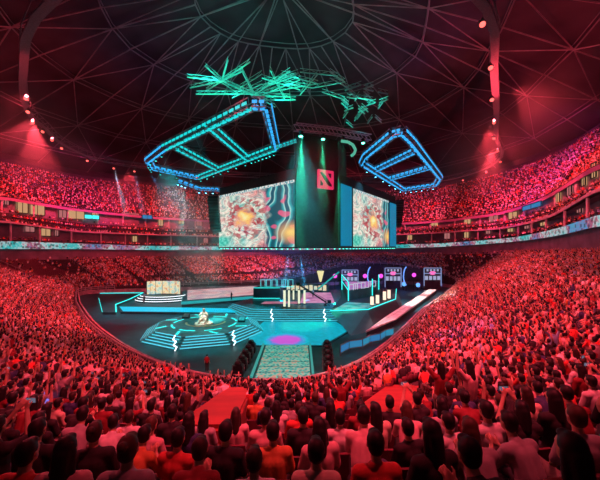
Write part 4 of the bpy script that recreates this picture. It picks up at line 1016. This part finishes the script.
for x, y, z, rz, l in people:
    x += random.uniform(-.14, .14); y += random.uniform(-.14, .14)
    V, T, Mi = TEM[(random.choices(TK, TW)[0], 1 if l else 0)]
    a = rz+random.uniform(-.4, .4); c, s_ = math.cos(a), math.sin(a); sc = random.uniform(.92, 1.08)
    W_ = np.empty_like(V); W_[:, 0] = (V[:, 0]*c-V[:, 1]*s_)*sc+x; W_[:, 1] = (V[:, 0]*s_+V[:, 1]*c)*sc+y; W_[:, 2] = V[:, 2]*sc+z
    lut = np.array([0, 1 if random.random() < .8 else 2, 3+RNG.choice(len(SHIRTS), p=SW), 3+len(SHIRTS)])
    VV.append(W_); TT.append(T+off); MM.append(lut[Mi]); off += len(V)
def bulk(name, VV, TT, MM, mats):
    V = np.concatenate(VV); T = np.concatenate(TT); Mi = np.concatenate(MM) if MM else None
    me = bpy.data.meshes.new(name); me.vertices.add(len(V)); me.vertices.foreach_set('co', V.ravel()); me.loops.add(T.size); me.loops.foreach_set('vertex_index', T.ravel().astype(np.int32))
    me.polygons.add(len(T)); me.polygons.foreach_set('loop_start', np.arange(0, T.size, T.shape[1], dtype=np.int32))
    for m in mats: me.materials.append(m)
    if Mi is not None: me.polygons.foreach_set('material_index', Mi.astype(np.int32))
    me.update(calc_edges=True); o = bpy.data.objects.new(name, me); COL.objects.link(o); return o
tag(bulk('audience_crowd', VV, TT, MM, MASSM), 'thousands of seated and cheering spectators filling the stands beyond the nearest rows', 'crowd', kind='stuff')
# seats under them: simple pans and backs, too many to count
bx_v = []; bx_t = []; off = 0
def bxv(c, s):
    return np.array([[c[0]+a*s[0]/2, c[1]+b*s[1]/2, c[2]+d*s[2]/2] for a in (-1, 1) for b in (-1, 1) for d in (-1, 1)])
BF = np.array([(0, 1, 3, 2), (4, 6, 7, 5), (0, 4, 5, 1), (2, 3, 7, 6), (0, 2, 6, 4), (1, 5, 7, 3)])
SV = np.concatenate([bxv((0, -.05, .3), (.44, .34, .5)), bxv((0, -.25, .55), (.44, .05, .5))]); SF = np.concatenate([BF, BF+8])
for k, a in enumerate(seats):
    if k in nearset or (not a[6] and 11.9 < a[4] < 12.97) or a[1] > 95: continue
    c, s_ = math.cos(a[3]), math.sin(a[3]); W_ = np.empty_like(SV); W_[:, 0] = SV[:, 0]*c-SV[:, 1]*s_+a[0]; W_[:, 1] = SV[:, 0]*s_+SV[:, 1]*c+a[1]; W_[:, 2] = SV[:, 2]+a[2]
    bx_v.append(W_); bx_t.append(SF+off); off += 16
tag(bulk('stadium_seating', bx_v, bx_t, None, [M_seat]), 'close rows of dark red folding seats under the distant spectators', 'seating', kind='stuff')

# red stair carpet, parapet, rails in the near stand
ss = [.50, .56, .62, .68, .74]; rows = []; mb = MB()
for r in range(0, NR-3):
    a = bowl(np.array(ss), r/NR); b = bowl(np.array(ss), (r+1)/NR); rows.append([(p[0], p[1], q[2]+.02) for p, q in zip(a, a)]); rows.append([(p[0], p[1], q[2]+.02) for p, q in zip(b, a)])
mb.grid(rows); tag(mb.build('stair_carpet', M_redcarpet), 'red carpeted stair aisle dropping to the floor beside the runway', 'stair carpet')
def zrow(y): return 13.0-.397*(y+2.2)
for P, lab in zip(VOMI, ('broad red-lit parapet block sloping down through the crowd below the white ramp', 'narrow red-lit parapet sloping down through the crowd toward the octagonal stage')):
    pv = empty('stairwell_parapet', (P[0][0], P[0][1], zrow(P[0][1])), lab, 'parapet'); cxy = Vector((sum(p[0] for p in P)/len(P), sum(p[1] for p in P)/len(P), 0))
    for p, q in zip(P, P[1:]+P[:1]):
        a, b = Vector((*p, 0)), Vector((*q, 0)); d_ = (b-a).normalized(); nn = Vector((d_.y, -d_.x, 0))*.07
        up = [Vector((a.x, a.y, zrow(a.y)-.6)), Vector((b.x, b.y, zrow(b.y)-.6)), Vector((b.x, b.y, zrow(b.y)+.62)), Vector((a.x, a.y, zrow(a.y)+.62))]
        vs = [v+nn for v in up]+[v-nn for v in up]; mb = MB()
        mb.add(vs, [(0, 1, 2, 3), (7, 6, 5, 4), (0, 4, 5, 1), (1, 5, 6, 2), (2, 6, 7, 3), (3, 7, 4, 0)]); keep(mb.build('parapet_wall', M_redlit), pv)
    mb = MB(); n = len(P); vs = [Vector((*p, zrow(p[1])+.63)) for p in P]
    mb.add(vs+[v+Vector((0, 0, .08)) for v in vs], [tuple(range(n)), tuple(range(n, 2*n))[::-1]]+[(k, (k+1) % n, n+(k+1) % n, n+k) for k in range(n)]); keep(mb.build('cover_board', M_redlit), pv)
rail_line('aisle_railing', 1.0, 4.4, (17.5)/NR, 1.0, 'thin metal railing along the cross aisle of the curving left-hand stand', .05)
for a in (1.55, 2.5, 3.5, 5.5, 6.45, 7.5, 8.5, 9.5, 12.97, 14.0, 15.0, 16.0):
    pts = [Vector(p) for p in bowl(np.array([a]*10), np.linspace(.02, .95, 10)[:, None]).tolist()]
    if max(p.y for p in pts) < 6: continue
    pts = [p for p in pts if p.y > 6]
    rt = empty('stair_handrail', pts[0], 'thin metal handrail climbing a stair aisle between blocks of spectators', 'handrail', 'handrails of the stair aisles')
    mb = MB()
    for p, q in zip(pts, pts[1:]): mb.tube(p+Vector((0, 0, .95)), q+Vector((0, 0, .95)), .035, 5)
    keep(mb.build('rail', M_rail), rt)
    for p in pts: mb = MB(); mb.tube(p-Vector((0, 0, .2)), p+Vector((0, 0, .95)), .03, 5); keep(mb.build('post', M_rail), rt)

# suite windows, posts, boards
def on_ring(xpix, off):
    q = ring_off(off); best = None
    for i in range(I0, I1-1):
        a, b = q[i % QN], q[(i+1) % QN]
        if a[1] < 15 or b[1] < 15: continue
        xa, xb = 300+F*a[0]/a[1], 300+F*b[0]/b[1]
        if (xa-xpix)*(xb-xpix) <= 0 and abs(xa-xb) > 1e-6 and abs(xa-xb) < 60:
            f = (xpix-xa)/(xb-xa); p = a*(1-f)+b*f; n = RN[i % QN]; c = Vector((p[0], p[1], 0)), Vector((n[0], n[1], 0)), i+f
            best = c; 
    return best
def zi(arr, i): k = int(i); f = i-k; return arr[k % QN]*(1-f)+arr[(k+1) % QN]*f
def suite_box(x0, x1, y0, y1, m, label, off=4.3, group=None, depth=.35, name='suite_window', cat='lit window', frame=True):
    A = on_ring(x0, off); B = on_ring(x1, off)
    if not A or not B: return
    a, b = A[0], B[0]; n = (A[1]+B[1]).normalized(); D = (a.y+b.y)/2
    za, zb_ = CAMZ+(HZ-y1)/F*D, CAMZ+(HZ-y0)/F*D
    r = empty(name, (a.x, a.y, za), label, cat, group); mb = MB()
    p = [Vector((a.x, a.y, za)), Vector((b.x, b.y, za)), Vector((b.x, b.y, zb_)), Vector((a.x, a.y, zb_))]
    vs = [v-n*depth for v in p]+[v for v in p]; mb.add(vs, [(0, 1, 2, 3), (7, 6, 5, 4), (0, 4, 5, 1), (1, 5, 6, 2), (2, 6, 7, 3), (3, 7, 4, 0)]); keep(mb.build('lit_pane', m), r)
    if frame:
        mb = MB(); q = vs[:4]
        for u, v in zip(q, q[1:]+q[:1]): mb.bar(u-n*.05, v-n*.05, .18)
        mb.bar((q[0]+q[1])/2-n*.05, (q[3]+q[2])/2-n*.05, .12); keep(mb.build('frame', M_black), r)
up = [(3, 8, 198, 205), (16, 27, 202, 213), (29, 44, 205, 215), (58, 66, 210, 218), (67, 84, 209, 219), (91, 99, 213, 218), (121, 139, 213, 217), (158, 163, 218, 226), (178, 184, 219, 224), (196, 202, 221, 226),
      (430, 438, 221, 226), (464, 471, 219, 224), (489, 499, 215, 222), (509, 518, 212, 219), (556, 561, 193, 203), (568, 573, 183, 196), (583, 587, 174, 186), (593, 598, 163, 178)]
for k, (x0, x1, y0, y1) in enumerate(up):
    side = 'left-hand' if x0 < 300 else 'right-hand'
    suite_box(x0, x1, y0, y1, M_cream if k % 3 else M_pinkwin, 'lit cream suite opening on the upper balcony, %s from the %s end' % (ordw(k if x0 < 300 else len(up)-1-k), side), 4.3, 'lit upper suites')
lo_ = [(24, 34, 226, 232), (40, 50, 227, 236), (54, 58, 229, 236), (132, 137, 236, 242), (203, 208, 238, 243), (407, 412, 235, 240), (444, 450, 233, 239), (464, 469, 232, 238), (486, 491, 229, 234), (508, 514, 227, 232), (525, 530, 222, 229), (541, 547, 218, 226), (578, 583, 203, 213)]
for k, (x0, x1, y0, y1) in enumerate(lo_):
    side = 'left-hand' if x0 < 300 else 'right-hand'
    suite_box(x0, x1, y0, y1, M_cream if k % 2 else M_pinkwin, 'lit suite opening on the lower balcony, %s from the %s end' % (ordw(k if x0 < 300 else len(lo_)-1-k), side), 4.0, 'lit lower suites')
suite_box(523, 542, 204, 209, M_sky, 'bright blue advertising board on the upper deck edge above the suites', 2.9, None, .3, 'advertising_board', 'board')
suite_box(142, 152, 215, 219, M_sky, 'small blue board on the upper deck edge near the light beams', 2.9, None, .3, 'advertising_board', 'board')
suite_box(84, 99, 215, 219, M_teal, 'small teal screen between the cream suites of the upper balcony', 2.9, None, .3, 'advertising_board', 'board')
k = 0
for i in range(I0+2, I1-2, 3):
    if ring_off(.7)[i % QN][1] < 25: continue
    q = ring_off(.9)[i % QN]; z0, z1 = zi(flo, i), zi(Z['ra'], i)-.45; mb = MB(); mb.bar((q[0], q[1], z0), (q[0], q[1], z1), .35)
    struct(mb.build('pillar_suites', M_fascia))
    q = ring_off(4.0)[i % QN]; z0, z1 = zi(mid, i), zi(Z['u0'], i)-.7; mb = MB(); mb.bar((q[0], q[1], z0), (q[0], q[1], z1), .5); struct(mb.build('pillar_suites', M_fascia))
# ---------------------------------------------------------------- people on the stages
def stage_person(x, y, z, kind, sc_, tr, lab, rz=PI):
    p = gz(x, y, z); put_person(p, rz, kind, 0, 0, 0, tr, 1.05, lab, None, sc_)
stage_person(144, 304, 1.5, 'stand', (.03, .03, .04), (.03, .03, .04), 'person in black standing before the cream and mint backdrop')
stage_person(231.5, 300, 1.4, 'stand', (.03, .03, .04), (.03, .03, .05), 'person in black standing on the pink slab stage', PI*.8)
stage_person(207, 371.5, 0, 'stand', (.35, .03, .03), (.03, .02, .02), 'crew member in dark red standing on the arena floor before the octagonal stage', 0)
stage_person(313, 297, 1.55, 'stand', (.7, .7, .7), (.03, .02, .02), 'person in white shirt standing on the pink floor of the main stage')
# violet four-pointed sparkle, built as an added star on a stick
s = empty('star_light', at(44.5, 400, 9.0), 'small glowing violet four-pointed star on a stick above the lower-left heads', 'light stick')
mb = MB(); R1, R2 = .26, .07; vs = []
for k in range(8):
    a = k*PI/4+PI/2; r = R1 if k % 2 == 0 else R2; vs.append((r*math.cos(a), 0, r*math.sin(a)))
mb.add(vs+[(0, .05, 0), (0, -.05, 0)], [(k, (k+1) % 8, 8) for k in range(8)]+[((k+1) % 8, k, 9) for k in range(8)]); mb.build('star', led('star_violet', (.3, .22, .9), .9), s)
mb = MB(); mb.tube((0, 0, -.1), (0, 0, -.8), .015, 6); mb.build('stick', M_alu, s)

# ---------------------------------------------------------------- lights
RED = (1., .055, .085); HOT = (1., .062, .10); PUR = (.6, .08, .9); TEAL = (.02, 1., .72); CY = (.0, .75, 1.)
# red wash lamps on the ring catwalk, each aimed at a block of spectators
def cwp(k): p = cw[int(k) % len(cw)]; return Vector((p[0], p[1], ZC-.8))
wash = [ # lamp position, target, colour, power, angle
 (cwp(60), bowl(0.2, .3), HOT, 1.0, 75), (cwp(2), bowl(1.2, .5), HOT, 1.4, 75), (cwp(6), bowl(2.5, .5), HOT, 1.7, 75), (cwp(10), bowl(3.6, .5), HOT, 1.9, 75), (cwp(16), bowl(4.8, .5), HOT, 1.9, 75),
 (cwp(20), bowl(6.5, .5), RED, 1.9, 75), (cwp(23), bowl(7.6, .5), RED, 3.4, 75), (cwp(26), bowl(8.8, .5), RED, 3.4, 75), (cwp(31), bowl(10.6, .6), RED, 1.9, 75),
 (cwp(37), bowl(13.35, .6), HOT, 2.2, 70), (cwp(33), bowl(13.5, .8), HOT, 1.2, 50), (cwp(41), bowl(14.0, .5), HOT, 2.0, 75), (cwp(45), bowl(15.0, .5), HOT, 2.2, 75), (cwp(50), bowl(16.2, .5), HOT, 1.5, 75), (cwp(55), bowl(17.2, .3), HOT, 1.2, 75)]
K = 55000.; KW = .58
wash += [(cwp(60), (46, 74, 6), HOT, 2.6, 50), (cwp(57), (52, 84, 8), HOT, 2.0, 36), (cwp(55), (-52, 66, 5), HOT, 2.4, 50), (cwp(57), (-60, 80, 5), HOT, 1.6, 40), ((4, 4, 33), (0, 16, 8), HOT, 1.2, 100), ((-8, 3, 33), (-28, 34, 5), HOT, .9, 80), ((10, 3, 33), (28, 36, 6), HOT, .9, 80)]  # unseen near-side lamps added to brighten the spectators from behind
for p, t, c, w, a in wash: a = min(a, 62); spot(p, tuple(np.asarray(t).ravel()), c, K*KW*w, a)
def up_t(i, off=12):
    q = ring_off(off)[i % QN]; return Vector((q[0], q[1], zi((Z['u0']+Z['u1'])/2, i)))
for i, c, w in [(32, RED, 2.2), (40, RED, 2.4), (47, RED, 2.2), (54, (1, .06, .3), 2.0), (62, RED, 2.2), (70, RED, 2.0), (84, RED, 2.2), (92, (1, .08, .2), 2.2), (101, RED, 2.2), (107, (.9, .06, .5), 2.0), (113, RED, 2.0), (120, RED, 1.8)]:
    t = up_t(i); q = ring_off(-14)[i % QN]; p = Vector((q[0], q[1], t.z+9)); spot(p, t, c, K*w*.30, 95)
    spot(p-Vector((0, 0, 6)), t-Vector((0, 0, 14)), RED, K*w*.16, 80)
# visible red lamps on the catwalk
for k, ki in enumerate([2, 4, 6, 8, 10, 12, 15, 18, 20, 23, 31, 33, 35, 37, 39, 41, 43, 45, 47, 49, 51, 53]):
    p = cwp(ki)+Vector((0, 0, -.3)); d = Vector((p.x, p.y-40, 0)).normalized()
    fixture(p, p+Vector((-d.x*.3, -.6, -.8)), M_redlamp, 'red wash lamp slung under the oval catwalk', 'red wash lamps of the oval catwalk', .62)
# roof wash
for p, t, c, w in [((46, 62, 30), (44, 52, 62), RED, .8), ((52, 78, 24), (50, 95, 60), RED, .6), ((-50, 48, 26), (-62, 45, 50), RED, .6), ((-58, 70, 28), (-72, 80, 52), RED, .4), ((30, 40, 30), (26, 34, 60), RED, .6),
                   ((30, 75, 38), (20, 70, 60), (.6, .2, .7), .2), ((-30, 80, 38), (-30, 80, 60), (.4, .15, .5), .2)]:
    spot(p, t, c, K*w*.5, 110)
for p, t, w, a in [((-5, 50, 38), (-4, 54, 44), .5, 120), ((6, 54, 38), (4, 56, 44), .35, 120), ((12, 56, 37.5), (12, 60, 42), .35, 110), ((-14, 54, 40), (-14, 58, 46), .35, 120), ((-16, 46, 35), (-13, 60, 50), 1.4, 60), ((-4, 52, 35.5), (0, 64, 50), .9, 60), ((9, 62, 35.5), (10, 74, 46), .8, 60), ((-22, 50, 35), (-20, 64, 50), .6, 60)]:
    spot(p, t, TEAL, K*w*.13, a)
# stage wash, with spots added to brighten the statue and the plank
for p, t, c, w, a in [((-16, 46, 33), (-16, 50, 0), (.0, .9, .85), .8, 48), ((0, 48, 33), (0, 58, 0), (0, .85, .95), 1.1, 50), ((-1, 44, 33), (-1, 36, 0), (0, .9, .7), .3, 40), ((-28, 62, 33), (-30, 70, 0), (0, .8, .9), 1.0, 60),
                      ((10, 60, 13.5), (6, 72, 1), (.1, .6, 1.), .2, 90), ((14, 90, 13), (20, 100, 2), (.3, .2, 1.), .2, 100), ((-14, 70, 13.5), (-18, 84, 1), (1., .5, .6), .15, 95), ((15.5, 66, 33), (14, 60, 0), (.1, .45, .7), .3, 60), ((-16, 46, 22), (-15.9, 49.6, 3), (1, .85, .7), .45, 10),
                      ((29, 64, 30), (29, 71, 1), (.9, 1., 1.), 1.4, 34), ((20, 62, 30), (15, 51, 1), (.9, 1., 1.), .4, 14), ((34, 78, 28), (38, 86, 1), (.9, 1., 1.), .8, 30),  # white spots added to lift the pale plank out of the red
                      ((-1, 85, 13.2), (-8, 112, 6), (.1, .3, 1.), .35, 50), ((4, 85, 13.2), (2, 116, 8), (.4, .1, 1.), .2, 40)]:
    spot(p, t, c, K*w, a)
# beams from the lamps on the front truss and round the hall
for x, y, D in GL[:3]:
    p = at(x, y+3, D-.6); spot(p, p+Vector((0, .4, -30)), (.02, 1., .5), K*(4.5 if x < 310 else 3.5), 15, .5, .15)
for x, y, x2, y2, D, c, w in [(114, 169, 124, 206, 88, (.6, .7, 1.), .8), (135, 171, 137, 182, 88, (.1, .5, 1.), .5), (150, 172, 158, 186, 88, (.1, .4, 1.), .5), (196, 137, 208, 160, 64, (.05, .5, 1.), .5), (240, 170, 250, 188, 66, (.05, .5, 1.), .5), (184, 187, 181, 260, 68, (.02, .9, .8), .5), (289, 250, 286, 275, 70, (.05, .5, 1.), .7), (299, 250, 303, 275, 70, (.05, .5, 1.), .7), (331, 250, 333, 275, 66, (.05, 1., .5), .6), (222, 160, 213, 330, 52, (.05, .9, .8), .5)]:
    p, q = at(x, y, D), at(x2, y2, D); spot(p, q, c, K*w*5, 9, .5, .15)
spot((12, 18, 33), (16, 30, 6), (.6, .2, 1.), K*.25, 14)
# thin theatrical haze filling the hall, lit by the real lamps
mb = MB(); mb.box((-3, 72, 22.5), (62, 56, 44)); m = bpy.data.materials.new('thin_haze'); m.use_nodes = True; nt = m.node_tree; nt.nodes.remove(nt.nodes['Principled BSDF'])
vs_ = nt.nodes.new('ShaderNodeVolumeScatter'); vs_.inputs['Density'].default_value = .00025; vs_.inputs['Anisotropy'].default_value = .2; vs_.inputs['Color'].default_value = (1, 1, 1, 1)
nt.links.new(vs_.outputs[0], nt.nodes['Material Output'].inputs['Volume']); o = mb.build('haze', m); tag(o, 'thin stage haze hanging in the air over the arena floor and stands', 'haze', kind='stuff')
m = bpy.data.materials.new('haze_puff'); m.use_nodes = True; nt = m.node_tree; nt.nodes.remove(nt.nodes['Principled BSDF'])
vs_ = nt.nodes.new('ShaderNodeVolumeScatter'); tc = nt.nodes.new('ShaderNodeTexCoord'); g = nt.nodes.new('ShaderNodeTexGradient'); g.gradient_type = 'SPHERICAL'; ml = nt.nodes.new('ShaderNodeMath'); ml.operation = 'MULTIPLY'; ml.inputs[1].default_value = .022
nt.links.new(tc.outputs['Object'], g.inputs[0]); nt.links.new(g.outputs['Fac'], ml.inputs[0]); nt.links.new(ml.outputs[0], vs_.inputs['Density']); nt.links.new(vs_.outputs[0], nt.nodes['Material Output'].inputs['Volume'])
for c, s_, lab in (((37, 57, 33), (9, 28, 10), 'red-lit haze round the catwalk lamps on the emblem sign side'), ((-43, 48, 32), (9, 16, 10), 'red-lit haze round the catwalk lamps above the curving stand'),
                   ((2.2, 53.2, 28), (6.5, 4.2, 10), 'green-lit haze hanging before the black screen corner'), ((-2, 71, 9), (9, 6, 7), 'blue-lit haze under the screen block'), ((-26, 67, 24), (7, 5, 12), 'teal-lit haze under the short truss'),
                   ((-17, 50, 12), (6, 6, 12), 'teal-lit haze above the octagonal stage'), ((-50, 86, 32), (14, 8, 11), 'blue-lit haze under the far part of the oval catwalk')):
    mb = MB(); mb.ell((0, 0, 0), (1, 1, 1), 16, 10); o = mb.build('haze', m); o.location = c; o.scale = s_; tag(o, lab, 'haze', kind='stuff')
for x, y in ((47.6, 73), (39, 61), (31.6, 50), (24, 38.5), (-34, 38), (-43, 48.5)):
    p = Vector((x, y, 33.4)); spot(p+Vector((0, 0, .5)), p+Vector((0, 4, -30)), RED, K*.75, 60, .6, .15); spot(p-Vector((x*.03, 1.5, 2.5)), p+Vector((0, 0, 4)), RED, K*.012, 120)
w = bpy.data.worlds.new('world'); SC.world = w; w.use_nodes = True
w.node_tree.nodes['Background'].inputs['Color'].default_value = (.35, .09, .14, 1); w.node_tree.nodes['Background'].inputs['Strength'].default_value = .07
# ---------------------------------------------------------------- camera
cd = bpy.data.cameras.new('camera'); cam = bpy.data.objects.new('camera', cd); COL.objects.link(cam); SC.camera = cam
cam.location = (0, 0, CAMZ); cam.rotation_euler = (PI/2, 0, 0); cd.lens = 18; cd.sensor_width = 36; cd.shift_y = 7/600; cd.clip_start = .05; cd.clip_end = 600
SC.view_settings.view_transform = 'Standard'; SC.view_settings.look = 'None'; SC.view_settings.gamma = 1; SC.view_settings.use_curve_mapping = False; SC.view_settings.exposure = 0
SC.cycles.volume_bounces = 0; SC.cycles.max_bounces = 4; SC.cycles.diffuse_bounces = 2; SC.cycles.glossy_bounces = 2; SC.cycles.sample_clamp_indirect = 3; SC.cycles.use_light_tree = True
SC.cycles.use_denoising = True
